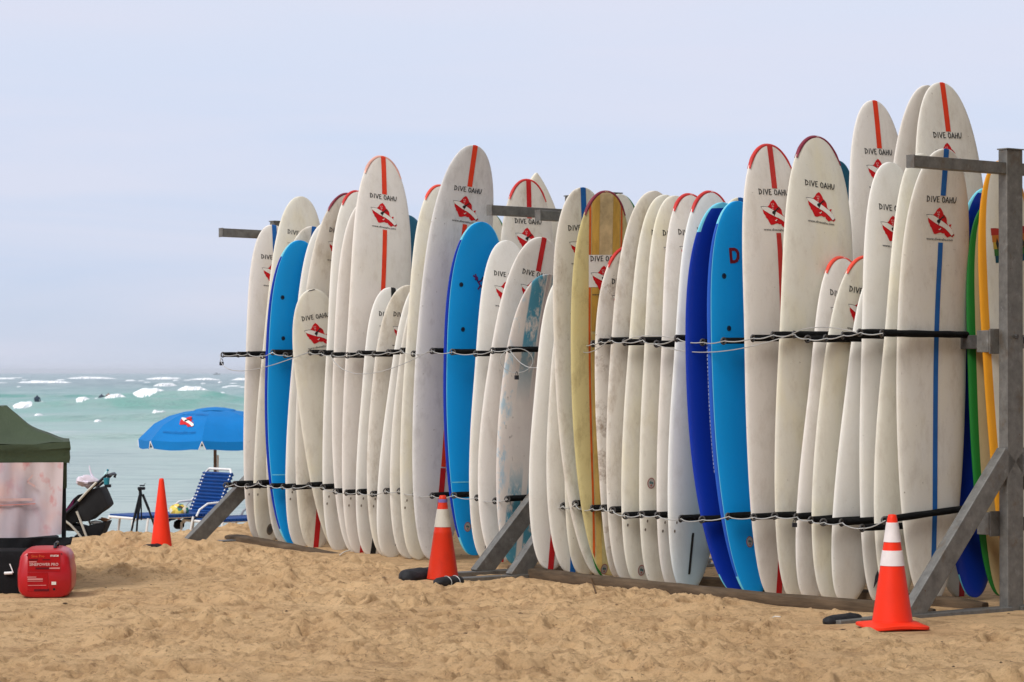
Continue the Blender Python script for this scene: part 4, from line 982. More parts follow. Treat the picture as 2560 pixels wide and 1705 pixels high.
# ---------------------------------------------------------------- beach umbrella
M['canvas'] = simple('umbrella_blue', (.002, .16, .45), .7, var=.08, vs=3, bmp=.05)
M['piping'] = simple('white_piping', (.75, .75, .74), .6); M['pole'] = simple('brown_pole', (.16, .11, .08), .6); M['alu'] = simple('white_tube', (.72, .72, .70), .35, var=.05)
def umbrella(c, r, zt, ze, zv, zg, th0):
    root = empty('beach_umbrella', (c.x, c.y, zg), label='blue beach umbrella with a red and white emblem behind the left end of the rack', cat='umbrella')
    prof = [(.0, 0), (.12, -.006), (.40, -.10), (.60, -.24), (.80, -.50), (1, -1.0)]
    NA = 6
    def sp(a8, q):      # a8 in panel units (integer = seam)
        k = math.floor(a8); f = a8 - k; a0 = R(th0 - 45 * k); a1 = R(th0 - 45 * (k + 1)); x = math.cos(a0) * (1 - f) + math.cos(a1) * f; y = -(math.sin(a0) * (1 - f) + math.sin(a1) * f)
        dz = np.interp(q, [p[0] for p in prof], [p[1] for p in prof]) * (zt - ze); sagp = -.018 * 4 * f * (1 - f) * q
        return Vector((x * r * q, y * r * q, zt + dz + sagp - zg))
    for k in range(8):
        mb = MB(); vs = []; Q = [.10, .2, .3, .4, .5, .6, .7, .8, .9, 1.0]
        for q in Q:
            for i in range(NA + 1): vs.append(sp(k + min(i / NA, .9999), q))
        mb.add(vs, [(j * (NA + 1) + i, j * (NA + 1) + i + 1, (j + 1) * (NA + 1) + i + 1, (j + 1) * (NA + 1) + i) for j in range(len(Q) - 1) for i in range(NA)])
        mb.obj('canopy_panel', M['canvas'], root, True)
        # valance flap with a notch at each seam
        vs = []; pp = []
        xs_ = [0, .015, .03, .06, .2, .4, .6, .8, .94, .97, .985, 1.0]
        for x in xs_:
            top = sp(k + min(x, .9999), 1.0); e = min(x, 1 - x); dep = (zv - ze) * min(1, (.18 + e * 14)) if e < .06 else (zv - ze); b_ = top + Vector((0, 0, dep + .006 * math.sin(x * 25 + k))); b_.x *= 1.01; b_.y *= 1.01
            vs += [top, b_]; pp.append(b_ * 1)
        mb = MB(); mb.add(vs, [(2 * i, 2 * i + 2, 2 * i + 3, 2 * i + 1) for i in range(len(xs_) - 1)]); v_ = mb.obj('valance', M['canvas'], root)
        for seg in (pp[:4], pp[-4:]):
            mb = MB(); mb.tube(seg, .006, 5); mb.obj('piping', M['piping'], v_)
        mb = MB(); mb.tube([sp(k, q) + Vector((0, 0, -.012)) for q in (.1, .3, .5, .7, .85, 1.0)], .006, 5); mb.obj('rib', M['alu'], root)
    mb = MB(); vs = []
    for q, dz in ((0, .022), (.12, .014), (.24, -.010), (.27, -.022)):
        for i in range(16): a = 2 * math.pi * i / 16; vs.append((r * q * math.cos(a), r * q * math.sin(a), zt - zg + dz + (.006 * math.cos(4 * a) if q > .2 else 0)))
    mb.add(vs, [(k * 16 + i, k * 16 + (i + 1) % 16, (k + 1) * 16 + (i + 1) % 16, (k + 1) * 16 + i) for k in range(3) for i in range(16)]); mb.obj('vent_cap', M['canvas'], root, True)
    mb = MB(); mb.tube([(0, 0, -.1), (0, 0, zt - zg - .02)], .019, 10); mb.obj('pole', M['pole'], root)
    mb = MB(); mb.tube([(.035, -.02, -.1), (.035, -.02, 1.45)], .013, 6); mb.obj('inner_tube', M['alu'], root)
    a0 = 1.47; q0 = .68
    def fn(x, y, o):
        p = sp(a0 + x / (r * q0) / R(45) * 1.0, q0 - y / r * .95); n = Vector((math.cos(R(th0 - 45 * a0)), -math.sin(R(th0 - 45 * a0)), 1.0)).normalized(); return p + n * (o * 2 + .004)
    e0 = lambda p: (emb(p)[0] * 1.0, (emb(p)[1] + .10 * 0) * 1.25 - emb(p)[0] * .12)
    P = [([e0(p) for p in EMB_RED], 0, .001), ([e0(p) for p in EMB_BOARD], 1, .002)] + [([e0(p) for p in q], 2, .003) for q in EMB_MAN]
    decal(root, 'emblem', P, ['logored', 'logowhite', 'black'], fn)
    P = [([(p[0] * 1.25, p[1] * 1.7 + .17 - (p[0]) ** 2 * 1.6) for p in q], 0, .002 + .0001 * i) for i, q in enumerate(strokes('DIVE OAHU', .045, .42))]
    decal(root, 'lettering', P, ['inkblue'], fn, cut=False)
    text_on(root, 'web_lettering', 'www.diveoahu.com', .035, .36, 'inkblue', lambda x, y, o: fn(x, y * 1.7 - .22, o))
M['inkblue'] = simple('ink_dark_blue', (.005, .15, .43), .6)
uc = at(538, 1022, 32); umbrella(uc, .935, uc.z, at(0, 1097, 32).z, at(0, 1121, 31.4).z, -.95, 183)

# ---------------------------------------------------------------- strap loungers
M['strap'] = simple('blue_strap', (.005, .05, .21), .5, var=.15)
def lounger(hinge, e1, label):
    e1 = Vector((*e1, 0)).normalized(); e2 = Vector((e1.y, -e1.x, 0)); up = Vector((0, 0, 1)); g = -.45
    root = empty('lounge_chair', Vector((hinge.x, hinge.y, g)), label=label, cat='beach chair', group='blue strap lounge chairs on the beach')
    H = Vector((0, 0, hinge.z - g)); w = .52; ls = 1.02; bl = .53; ba = R(66)
    sd = -e1; bd = e1 * math.cos(ba) + up * math.sin(ba)
    mb = MB()
    for s in (0, 1):
        o = e2 * w * s; mb.tube([H + o, H + o + sd * (ls - .06), H + o + sd * ls - up * .03, H + o + sd * ls - up * .10], .0135, 8)
    mb.tube([H + sd * (ls - .02), H + e2 * w + sd * (ls - .02)], .0135, 8); mb.obj('seat_frame', M['alu'], root, True)
    mb = MB(); pts = [H, H + bd * (bl - .05), H + bd * bl + e2 * .05, H + bd * bl + e2 * (w - .05), H + e2 * w + bd * (bl - .05), H + e2 * w]; mb.tube(pts, .014, 8); mb.obj('back_frame', M['alu'], root, True)
    first = None
    def strap(a, d, nrm):
        nonlocal first
        if first is None:
            mb = MB(); mb.box((0, 0, 0), (w + .055, .037, .032), bev=.002); first = mb.obj('strap', M['strap'], root); o = first
        else: o = copyto(first, root)
        Mx = Matrix((e2, d, nrm)).transposed(); o.rotation_euler = Mx.to_euler(); o.location = a + e2 * w / 2
    nb = 12; nrm = bd.cross(e2).normalized()
    for i in range(nb): strap(H + bd * (.03 + (bl - .09) * i / (nb - 1)), bd, nrm)
    for i in range(22): strap(H + sd * (.04 + (ls - .10) * i / 21) + up * .012, sd, up)
    for s in (0, 1):
        o = e2 * (w * s + (.03 if s else -.03)); mb = MB()
        mb.tube([H + o + sd * .26, H + o + sd * .22 + up * .07, H + o + sd * .12 + up * .13, H + o + up * .14 + e1 * .04, H + o + e1 * .10 + up * .12], .012, 8); mb.obj('armrest', M['alu'], root, True)
        mb = MB(); mb.tube([H + o + sd * .30 - up * .0, H + o + sd * .34 - up * .18, H + o + sd * .36 - up * (hinge.z - g + .05)], .0125, 8); mb.obj('leg', M['alu'], root, True)
        mb = MB(); mb.tube([H + o + sd * .85, H + o + sd * .88 - up * .2, H + o + sd * .9 - up * (hinge.z - g + .05)], .0125, 8); mb.obj('leg', M['alu'], root, True)
        mb = MB(); mb.tube([H + o + e1 * .02, H + o - e1 * .1 - up * .15, H + o - e1 * .06 - up * (hinge.z - g + .05)], .0125, 8); mb.obj('leg', M['alu'], root, True)
        mb = MB(); mb.tube([H + o + bd * .20, H + o + sd * .14], .009, 6); mb.obj('strut', M['alu'], root, True)
    return H, e1, e2, root
hg = at(470, 1286, 28.4); hg.y += .2
lounger(hg, (.78, .62), 'blue strapped lounge chair with raised back under the blue umbrella')
lounger(at(655, 1292, 28.8), (.78, .62), 'blue strapped lounge chair mostly hidden behind the left end boards')
def blob(name, c, rad, mat, label=None, cat=None, seed=1, amp=.25, n=18, m=12, flat=1, parent=None):
    mb = MB(); vs = []
    for j in range(m + 1):
        ph = math.pi * j / m
        for i in range(n):
            a = 2 * math.pi * i / n; q = 1 + amp * (float(vn(np.array([seed * 7 + math.cos(a) * 1.3 * math.sin(ph) + 5]), np.array([math.sin(a) * 1.3 * math.sin(ph) + math.cos(ph) * 2 + 5]))[0]) - .5) * 2
            vs.append((rad[0] * math.sin(ph) * math.cos(a) * q, rad[1] * math.sin(ph) * math.sin(a) * q, rad[2] * math.cos(ph) * q))
    mb.add(vs, [(j * n + i, j * n + (i + 1) % n, (j + 1) * n + (i + 1) % n, (j + 1) * n + i) for j in range(m) for i in range(n)])
    o = mb.obj(name, M[mat], parent, True, weld=True); o.location = c
    if label: tag(o, label, cat)
    return o
def pattern_mat():
    m, nt, b = newmat('printed_fabric'); Lk = nt.links; v = coords(nt, (1, 1, 1), False)
    vo = nd(nt, 'ShaderNodeTexVoronoi'); vo.inputs['Scale'].default_value = 26; vo.inputs['Randomness'].default_value = 1; Lk.new(v, vo.inputs['Vector'])
    s = nd(nt, 'ShaderNodeSeparateColor'); Lk.new(vo.outputs['Color'], s.inputs[0]); rr = nd(nt, 'ShaderNodeValToRGB'); rr.color_ramp.interpolation = 'CONSTANT'; el = rr.color_ramp.elements
    el[0].color = (.50, .34, .04, 1); el[1].position = .25; el[1].color = (.02, .18, .14, 1)
    for p, c in ((.42, (.60, .06, .03)), (.55, (.70, .55, .10)), (.70, (.05, .03, .02)), (.85, (.70, .65, .5))): q = rr.color_ramp.elements.new(p); q.color = (*c, 1)
    Lk.new(s.outputs[0], rr.inputs[0]); Lk.new(rr.outputs[0], b.inputs['Base Color']); b.inputs['Roughness'].default_value = .8; return m
M['print'] = pattern_mat(); M['blackcloth'] = simple('black_cloth', (.008, .008, .009), .85, var=.3, vs=10, bmp=.3); M['navycloth'] = simple('navy_cloth', (.01, .03, .14), .8)
blob('beach_bag', at(448, 1278, 28.1), (.105, .08, .078), 'print', 'yellow and red patterned bag resting on the lounge chair', 'bag', 3, .12)
blob('black_bag', at(448, 1311, 28.3), (.06, .06, .055), 'blackcloth', 'small black bag under the lounge chair seat', 'bag', 4, .15)
blob('towel', at(408, 1297, 28.3), (.12, .09, .035), 'navycloth', 'crumpled dark blue towel on the foot of the lounge chair', 'towel', 6, .25)
# tripod
tr = at(352, 1330, 27.0); root = empty('tripod', (tr.x, tr.y, -.30), label='small black folded camera tripod between the stroller and the slim cone', cat='tripod'); M['blackmetal'] = simple('black_metal', (.012, .014, .018), .4, .2)
T = lambda px, py, dy=0: at(px, py, 27 + dy) - Vector((tr.x, tr.y, -.30))
mb = MB(); mb.tube([T(352, 1238), T(351, 1228), T(350, 1222)], [.020, .016, .022], 8); mb.obj('centre_column', M['blackmetal'], root)
mb = MB(); mb.box(T(354, 1221), (.075, .05, .03), bev=.008); mb.box(T(356, 1214), (.05, .04, .012), bev=.004); mb.tube([T(358, 1216), T(364, 1208)], .003, 5); hd = mb.obj('head', M['blackmetal'], root)
for a, b_, c_ in (((350, 1238), (335, 1300), (322, 1362)), ((352, 1238), (344, 1300), (340, 1362)), ((357, 1236), (373, 1275), (398, 1350))):
    mb = MB(); mb.tube([T(*a), T(*b_)], .014, 8); l_ = mb.obj('leg', M['blackmetal'], root); mb = MB(); mb.tube([T(*b_), T(*c_)], .011, 6); mb.obj('leg_tip', M['blackmetal'], l_)
mb = MB(); mb.tube([T(353, 1240), T(354, 1300)], .008, 6); mb.obj('strap', M['blackmetal'], root)

# ---------------------------------------------------------------- stroller
sp0 = at(215, 1345, 25.7); root = empty('stroller', (sp0.x, sp0.y, -.16), label='folded-back black stroller with pale grey legs behind the canopy cart', cat='stroller')
Pq = lambda px, py, dy=0: at(px, py, 25.7) + Vector((0, dy, 0)) - Vector((sp0.x, sp0.y, -.16))
M['palealu'] = simple('pale_grey_tube', (.46, .44, .38), .4, .2); M['charcoal'] = simple('charcoal_fabric', (.018, .018, .019), .9, var=.2, bmp=.2); M['plum'] = simple('plum_fabric', (.10, .008, .05), .8)
def prism(pts, y0, y1, name, mat, par, P=None, inset=0.0, bev=.012):
    P = P or Pq; bm = bmesh.new(); n = len(pts); a = [bm.verts.new(P(x, y, y0)) for x, y in pts]; b2 = [bm.verts.new(P(x, y, y1)) for x, y in pts]
    bm.faces.new(a); bm.faces.new(b2[::-1])
    for i in range(n): bm.faces.new((a[i], b2[i], b2[(i + 1) % n], a[(i + 1) % n]))
    bmesh.ops.recalc_face_normals(bm, faces=bm.faces); bmesh.ops.bevel(bm, geom=bm.edges[:], offset=bev, segments=2, affect='EDGES', profile=.6)
    me = bpy.data.meshes.new(name); bm.to_mesh(me); bm.free(); me.materials.append(M[mat]); me.polygons.foreach_set('use_smooth', [True] * len(me.polygons)); me.set_sharp_from_angle(angle=R(50)); o = bpy.data.objects.new(name, me); C.objects.link(o); o.parent = par; return o
prism([(259, 1216), (270, 1240), (279, 1262), (266, 1274), (250, 1284), (232, 1300), (205, 1302), (200, 1275), (206, 1250), (232, 1222)], -.20, .20, 'hood', 'charcoal', root, bev=.02)
prism([(204, 1234), (190, 1246), (166, 1280), (152, 1306), (168, 1315), (205, 1302), (206, 1250)], -.19, .19, 'seat', 'blackcloth', root, bev=.015)
prism([(196, 1243), (176, 1270), (166, 1284), (176, 1282), (190, 1262)], -.205, -.19, 'seat_lining', 'plum', root, bev=.002)
prism([(221, 1314), (274, 1302), (266, 1322), (257, 1342), (228, 1352), (205, 1352), (200, 1330)], -.19, .19, 'basket', 'blackcloth', root, bev=.01)
prism([(165, 1306), (200, 1312), (222, 1318), (205, 1326), (160, 1324)], -.17, .17, 'foot_rest', 'blackcloth', root, bev=.008)
for s in (-.215, .215):
    for nm, pts, r, mt in (('handle', [(154, 1303), (180, 1276), (207, 1250), (240, 1216), (262, 1198), (274, 1186), (281, 1188), (278, 1196)], .014, 'blackmetal'), ('rear_leg', [(202, 1275), (212, 1300), (229, 1345)], .012, 'palealu'), ('front_leg', [(170, 1296), (186, 1308), (202, 1325), (219, 1347)], .0115, 'palealu'), ('side_tube', [(206, 1250), (228, 1226), (251, 1203)], .012, 'palealu'), ('lower_tube', [(155, 1302), (173, 1284)], .011, 'palealu')):
        mb = MB(); mb.tube([Pq(x, y, s - (.015 if mt == 'palealu' else 0) * (1 if s < 0 else -1)) for x, y in pts], r, 8); mb.obj(nm, M[mt], root, True)
    for x, y in ((229, 1352), (190, 1354)):
        mb = MB(); c = Pq(x, y, s); mb.tube([c + Vector((.05 * math.cos(a), 0, .05 * math.sin(a))) for a in [2 * math.pi * i / 16 for i in range(16)]], .014, 6, closed=True); mb.obj('wheel', M['blackmetal'], root, True)
mb = MB(); mb.tube([Pq(278, 1187, -.215), Pq(282, 1185, -.1), Pq(282, 1185, .1), Pq(278, 1187, .215)], .016, 8); mb.obj('handle_bar', M['blackmetal'], root, True)
M['plush'] = simple('lilac_white_plastic', (.72, .66, .74), .7, var=.08, bmp=.5); M['pinkc'] = simple('pink_cloth', (.80, .16, .28), .8); M['brownc'] = simple('brown_paper', (.34, .18, .09), .8); M['paper'] = simple('white_paper', (.68, .64, .58), .8); M['tealp'] = simple('teal_plastic', (.02, .20, .26), .4); M['clearp'] = simple('pale_teal_plastic', (.42, .62, .62), .25)
blob('carrier_bag', at(220, 1208, 25.7), (.085, .08, .062), 'plush', 'crumpled whitish plastic bag on top of the stroller', 'plastic bag', 21, .7)
mb = MB(); mb.tube([at(234, 1200, 25.7), at(226, 1186, 25.7), at(223, 1174, 25.7), at(222, 1166, 25.7)], [.014, .009, .007, .004], 8); o = mb.obj('bag_handle', M['plush'], None, True); o.parent = bpy.data.objects['carrier_bag']; o.matrix_parent_inverse = Matrix.Translation(-at(218, 1210, 25.7))
c = at(262, 1192, 25.62); root2 = empty('water_bottle', c, label='small clear bottle with dark teal cap in the stroller handle', cat='bottle'); root2.rotation_euler = (0, R(25), 0)
mb = MB(); mb.lathe([(0, -.05), (.018, -.048), (.019, .03), (.010, .055), (.008, .065)], 14); mb.obj('bottle_body', M['clearp'], root2, True, weld=True); mb = MB(); mb.lathe([(.0105, .062), (.0105, .080), (0, .081)], 12); mb.obj('cap', M['tealp'], root2)
c = at(267, 1203, 25.45); root2 = empty('cup_pouch', c, label='teal cup hanging behind the stroller handle', cat='cup'); mb = MB(); mb.lathe([(0, -.04), (.024, -.038), (.03, .03), (.026, .032), (.022, -.03)], 14); mb.obj('cup_body', M['tealp'], root2, True, weld=True)
mb = MB(); mb.box((.012, 0, -.045), (.06, .05, .03), bev=.006); mb.obj('holder', M['blackmetal'], root2)
blob('pink_cloth', at(159, 1276, 25.6), (.045, .05, .025), 'pinkc', 'bright pink cloth at the front of the stroller', 'cloth', 12, .3)
blob('paper_bag', at(262, 1299, 25.7), (.05, .09, .022), 'brownc', 'crumpled brown paper bag in the stroller basket', 'paper bag', 13, .4)
blob('white_packet', at(240, 1306, 25.66), (.055, .09, .02), 'paper', 'white packet lying in the stroller basket', 'packet', 14, .25)

# ---------------------------------------------------------------- canopy cart
def tarp_mat(name, col, s=2.5):
    m, nt, b = newmat(name); v = coords(nt, (1, 1, 1), False); nt.links.new(mix(nt, noise(nt, v, s, 4, .6, .3, .7), tuple(c * .85 for c in col), tuple(c * 1.15 for c in col)), b.inputs['Base Color']); b.inputs['Roughness'].default_value = .75; bump(nt, noise(nt, v, 5, 5, .6, 0, 1), b, .35, .04); return m
M['olive'] = tarp_mat('olive_green_canvas', (.032, .050, .020))
def print_mat():
    m, nt, b = newmat('washed_out_printed_sheet'); v = coords(nt, (1, 1, .7), False)
    c = mix(nt, noise(nt, v, 3.2, 4, .6, .45, .7, 0, .7), (.56, .47, .46), (.58, .28, .21)); c = mix(nt, noise(nt, v, 9, 4, .6, .55, .66, 0, .6), c, (.52, .14, .12)); c = mix(nt, noise(nt, v, 2.6, 3, .5, .48, .62, 0, .7), c, (.40, .37, .42))
    nt.links.new(c, b.inputs['Base Color']); b.inputs['Roughness'].default_value = .7; b.inputs['Transmission Weight'].default_value = 0; return m
M['sheet'] = print_mat()
x0, x1, y0, y1 = -4.10, -3.115, 18.30, 19.20; ox, oy = (x0 + x1) / 2, (y0 + y1) / 2
root = empty('canopy_cart', (ox - .04, oy, 0), R(9.8), label='low covered beach cart with olive green canopy and pale printed side sheet', cat='cart')
zp, zc, zv = 1.262, 1.022, .868; n = 12; vs = []; hx, hy = (x1 - x0) / 2, (y1 - y0) / 2
for j in range(n + 1):
    q = j / n; z = zc + (zp - zc) * (1 - q) ** 1.0 * (1 - .28 * q) - .03 * math.sin(math.pi * q)
    for k in range(4):
        for i in range(8):
            f = i / 8 * 2 - 1; c_ = [(f, -1), (1, f), (-f, 1), (-1, -f)][k]; lim = .10 + .90 * q
            vs.append((c_[0] * hx * lim + 0, c_[1] * hy * lim, z - .022 * (1 - f * f) * q + .006 * math.sin(i * 2 + j)))
K = 32
mb = MB(); mb.add(vs, [(j * K + i, j * K + (i + 1) % K, (j + 1) * K + (i + 1) % K, (j + 1) * K + i) for j in range(n) for i in range(K)] + [tuple(range(K))[::-1]]); mb.obj('canopy', M['olive'], root, True)
vs = [];
for z, o_ in ((zc - .005, 1.0), (zc - .05, 1.012), (zc - .06, .998), (zc - .115, 1.006), (zv, .99)):
    for k in range(4):
        for i in range(8):
            f = i / 8 * 2 - 1; c_ = [(f, -1), (1, f), (-f, 1), (-1, -f)][k]; vs.append((c_[0] * hx * o_, c_[1] * hy * o_, z - .018 * (1 - f * f) + .004 * math.sin(i * 3 + k)))
mb = MB(); mb.add(vs, [(j * K + i, j * K + (i + 1) % K, (j + 1) * K + (i + 1) % K, (j + 1) * K + i) for j in range(4) for i in range(K)]); mb.obj('valance', M['olive'], root, True)
for sx in (-1, 1):
    for sy in (-1, 1):
        mb = MB(); mb.box((sx * (hx - .04), sy * (hy - .05), .50), (.03, .03, .90), bev=.004); mb.obj('post', M['blackmetal'], root)
        mb = MB(); mb.box((sx * (hx - .05), sy * (hy - .05), .79), (.06, .06, .20), bev=.012); mb.obj('canopy_flap', M['olive'], root)
def sheet(name, x_a, x_b, yy, za, zb, mat, par, amp=.014, sl=0.0, nx=26, nz=12, ph=0, depth=0):
    vs = []
    for j in range(nz + 1):
        for i in range(nx + 1):
            f = i / nx; g_ = j / nz; zz = za + (zb - za) * g_ + sl * f * g_ - .02 * math.sin(math.pi * f) * g_
            vs.append((x_a + (x_b - x_a) * f - .012 * g_ * f, yy + amp * math.sin(f * 17 + ph + g_) * (.3 + g_) + amp * .6 * math.sin(f * 41 + 3 * g_), zz))
    mb = MB(); mb.add(vs, [(j * (nx + 1) + i, j * (nx + 1) + i + 1, (j + 1) * (nx + 1) + i + 1, (j + 1) * (nx + 1) + i) for j in range(nz) for i in range(nx)]); return mb.obj(name, M[mat], par, True)
sh = sheet('side_sheet', -hx, hx - .045, -hy - .012, .875, .345, 'sheet', root, sl=.03)
M['printred'] = simple('faded_red_print', (.48, .20, .18), .7)
mb = MB(); mb.tube([(-hx + i * .05, -hy - .034, .56 + .002 * i) for i in range(16)], .005, 4); mb.obj('printed_line', M['printred'], sh)
M['printpink'] = simple('faded_pink_print', (.56, .38, .35), .7)
for pts in ([(.18 + .04 * i, .50) for i in range(16)], [(.20, .80), (.26, .72), (.22, .66), (.28, .60)], [(.78, .80), (.74, .72), (.80, .66)]):
    vv = []
    for i, (px_, pz_) in enumerate(pts):
        for w_ in (-.009, .009): vv.append((-hx + px_ * 2 * hx * .95, -hy - .040, .34 + pz_ * .56 + w_))
    mb = MB(); mb.add(vv, [(2 * i, 2 * i + 2, 2 * i + 3, 2 * i + 1) for i in range(len(pts) - 1)]); mb.obj('faded_print', M['printpink'], sh)
band = sheet('tub_rim', -hx - .01, hx + .02, -hy - .04, .355, .215, 'blackcloth', root, amp=.012, sl=.09)
mb = MB(); mb.box((-.02, 0, .22), (2 * hx - .10, 2 * hy - .06, .20), bev=.03); mb.obj('tub', M['blackcloth'], root, True)
for sx in (-1, 1):
    for sy in (-1, 1):
        mb = MB(); c = Vector((sx * (hx - .16), sy * (hy - .05), .10)); mb.tube([c + Vector((.075 * math.cos(a), 0, .075 * math.sin(a))) for a in [2 * math.pi * i / 20 for i in range(20)]], .03, 8, closed=True); w_ = mb.obj('wheel', M['blackcloth'], root, True)
        mb = MB(); mb.tube([c + Vector((0, -.02, 0)), c + Vector((0, .02, 0))], .05, 16); mb.obj('hub', M['blackmetal'], w_)
# black case under the cart beside the generator
cc = at(8, 1440, 17.9); root = empty('black_case', (cc.x, cc.y, -.03), label='black equipment case with a white latch left of the red generator', cat='case')
mb = MB(); mb.box((0, .12, .17), (.32, .3, .31), bev=.03); mb.obj('case_body', M['blackcloth'], root, True)
mb = MB(); mb.tube([(.055, -.04, .235), (.075, -.05, .19), (.08, -.05, .175)], .004, 6); mb.tube([(.02, -.05, .172), (.075, -.05, .175)], .010, 8); mb.obj('latch', M['alu'], root, True)
# red generator
M['genred'] = simple('generator_red', (.42, .005, .010), .32, var=.12, vs=3, spec=.5); M['gendark'] = simple('generator_panel', (.34, .004, .006), .45, var=.1); M['genshadow'] = simple('generator_dark_print', (.10, .003, .006), .5); M['genwhite'] = simple('generator_print', (.62, .42, .38), .5); M['genpale'] = simple('generator_badge', (.66, .62, .55), .5); M['genpink'] = simple('generator_small_print', (.55, .22, .20), .5); M['genorange'] = simple('generator_orange_print', (.62, .10, .03), .5)
gc = at(113, 1497, 17.55); root = empty('generator', (gc.x, gc.y, gc.z), R(6), label='red portable generator with white lettering on the sand beside the cart', cat='generator')
bm = bmesh.new(); n = 40; rings = [(-.01, .80), (.0, .90), (.02, .97), (.05, 1.0), (.40, 1.0), (.43, .96), (.45, .88)]; vr = []
for yy, k_ in rings:
    ring = []
    for i in range(n):
        a = 2 * math.pi * i / n; c, s = math.cos(a), math.sin(a); q = (abs(c) ** 4.5 + abs(s) ** 4.5) ** (-1 / 4.5)
        x = .183 * q * c * (1 - .05 * max(0, s)); z = .165 + .165 * q * s
        if s > .3 : x *= .97
        ring.append(bm.verts.new((x * (k_ if k_ > .95 else .5 + k_ * .5), yy, .165 + (z - .165) * (k_ if k_ > .95 else .5 + k_ * .5))))
    vr.append(ring)
for a, b_ in zip(vr[:-1], vr[1:]):
    for i in range(n): bm.faces.new((a[i], a[(i + 1) % n], b_[(i + 1) % n], b_[i]))
bm.faces.new(vr[0][::-1]); bm.faces.new(vr[-1]); bmesh.ops.recalc_face_normals(bm, faces=bm.faces)
me = bpy.data.meshes.new('housing'); bm.to_mesh(me); bm.free(); me.materials.append(M['genred']); me.polygons.foreach_set('use_smooth', [True] * len(me.polygons)); me.set_sharp_from_angle(angle=R(60)); o = bpy.data.objects.new('housing', me); C.objects.link(o); o.parent = root
def gp(name, x, z, w, h, mat, d=.002, slant=0, bev=.0):
    mb = MB(); mb.box((x, -.0105 - d / 2, z), (w, d, h)); return mb.obj(name, M[mat], root)
gp('panel', -.005, .245, .215, .125, 'gendark'); gp('panel', -.045, .115, .135, .125, 'gendark')
for x, z, w, h in ((-.075, .262, .06, .010), (-.01, .205, .10, .012), (-.02, .060, .10, .014), (.01, .262, .05, .007)): gp('printed_bar', x, z, w, h, 'genshadow', .004)  # darker red bars printed on the generator front
def gtext(body, x, z, size, width, mat):
    v_, f_ = flat_text(body, size); mn = min(v[0] for v in v_); mx_ = max(v[0] for v in v_); k = width / (mx_ - mn); return mesh('lettering', [((v[0] - (mn + mx_) / 2) * k + x, -.0165, z + v[1]) for v in v_], f_, M[mat], root)
gtext('SINEPOWER PRO', -.005, .222, .026, .19, 'genwhite'); gtext('mate', .065, .282, .026, .055, 'genpale'); gtext('Sine Pro', -.045, .278, .024, .085, 'genorange')
for x, z, w, h in ((-.078, .248, .05, .007), (-.085, .147, .06, .006), (-.062, .133, .10, .010), (-.062, .120, .10, .004), (-.05, .092, .12, .004), (.065, .205, .07, .009)): gp('small_print', x, z, w, h, 'genpink', .0045)
gp('badge', .060, .105, .030, .020, 'genpale', .004)
for x, z, r_ in ((-.115, .292, .004), (.110, .300, .004), (.062, .065, .008)):
    mb = MB(); mb.tube([(x, -.012, z), (x, -.0145, z)], r_, 10); mb.obj('screw', M['fin'], root)
mb = MB(); mb.tube([(0.06, .12, .33), (0.06, .13, .355), (0.06, .33, .355), (0.06, .34, .33)], .012, 8); mb.obj('carry_handle', M['blackmetal'], root, True)
# ---------------------------------------------------------------- people in the water
M['skin'] = simple('tanned_skin', (.22, .11, .07), .6); M['shirt'] = simple('dark_rash_vest', (.03, .045, .07), .7); M['surfred'] = simple('far_red_board', (.55, .10, .06), .5); M['greyboat'] = simple('far_boat_grey', (.25, .28, .30), .6)
def skin_obj(name, joints, edges, mat, parent):
    bm = bmesh.new(); ly = bm.verts.layers.skin.verify(); V_ = []
    for i, (p, r) in enumerate(joints):
        v = bm.verts.new(p); r2 = (r if isinstance(r, tuple) else (r, r)); v[ly].radius = r2; v[ly].use_root = (i == 0); V_.append(v)
    for a, b_ in edges: bm.edges.new((V_[a], V_[b_]))
    me = bpy.data.meshes.new(name); bm.to_mesh(me); bm.free(); me.materials.append(M[mat]); o = bpy.data.objects.new(name, me); C.objects.link(o); o.parent = parent
    k = o.modifiers.new('skin', 'SKIN'); k.use_smooth_shade = True; s = o.modifiers.new('sub', 'SUBSURF'); s.levels = 1; s.render_levels = 1; return o
def far_board(p, rz, mat, label, L=2.7, pitch=0):
    mb = MB(); vs = []; n = 16
    for i in range(n + 1):
        t = i / n; w = .28 * (1 - abs(2 * t - 1) ** 2.6) ** .6
        for sx, z in ((-1, 0), (0, .04), (1, 0), (0, -.04)): vs.append((w * sx, (t - .5) * L, z + .12 * abs(2 * t - 1) ** 3))
    mb.add(vs, [(i * 4 + j, i * 4 + (j + 1) % 4, (i + 1) * 4 + (j + 1) % 4, (i + 1) * 4 + j) for i in range(n) for j in range(4)]); o = mb.obj('surfboard', M[mat], None, True); o.location = p; o.rotation_euler = (pitch, 0, rz); tag(o, label, 'surfboard'); return o
bp_ = at(93, 1009, 245); bp_.z = SEA + float(sea_h(np.array([[bp_.x]]), np.array([[245.]]))[0, 0]) + .05
far_board(bp_, R(75), 'brownc', 'brownish surfboard under the seated surfer in the turquoise water')
root = empty('person', bp_, R(-15), label='surfer sitting upright on a board in the turquoise water', cat='person')
J = [((0, 0, .10), .17), ((0, 0, .32), .155), ((0, -.01, .52), (.20, .13)), ((0, 0, .64), .07), ((0, .01, .78), .11), ((-.22, 0, .54), .07), ((-.30, .04, .32), .05), ((-.26, .16, .14), .04), ((.22, 0, .54), .07), ((.30, .04, .32), .05), ((.26, .16, .14), .04), ((-.2, .12, .08), .10), ((-.36, .22, -.25), .07), ((.2, .12, .08), .10), ((.36, .22, -.25), .07)]
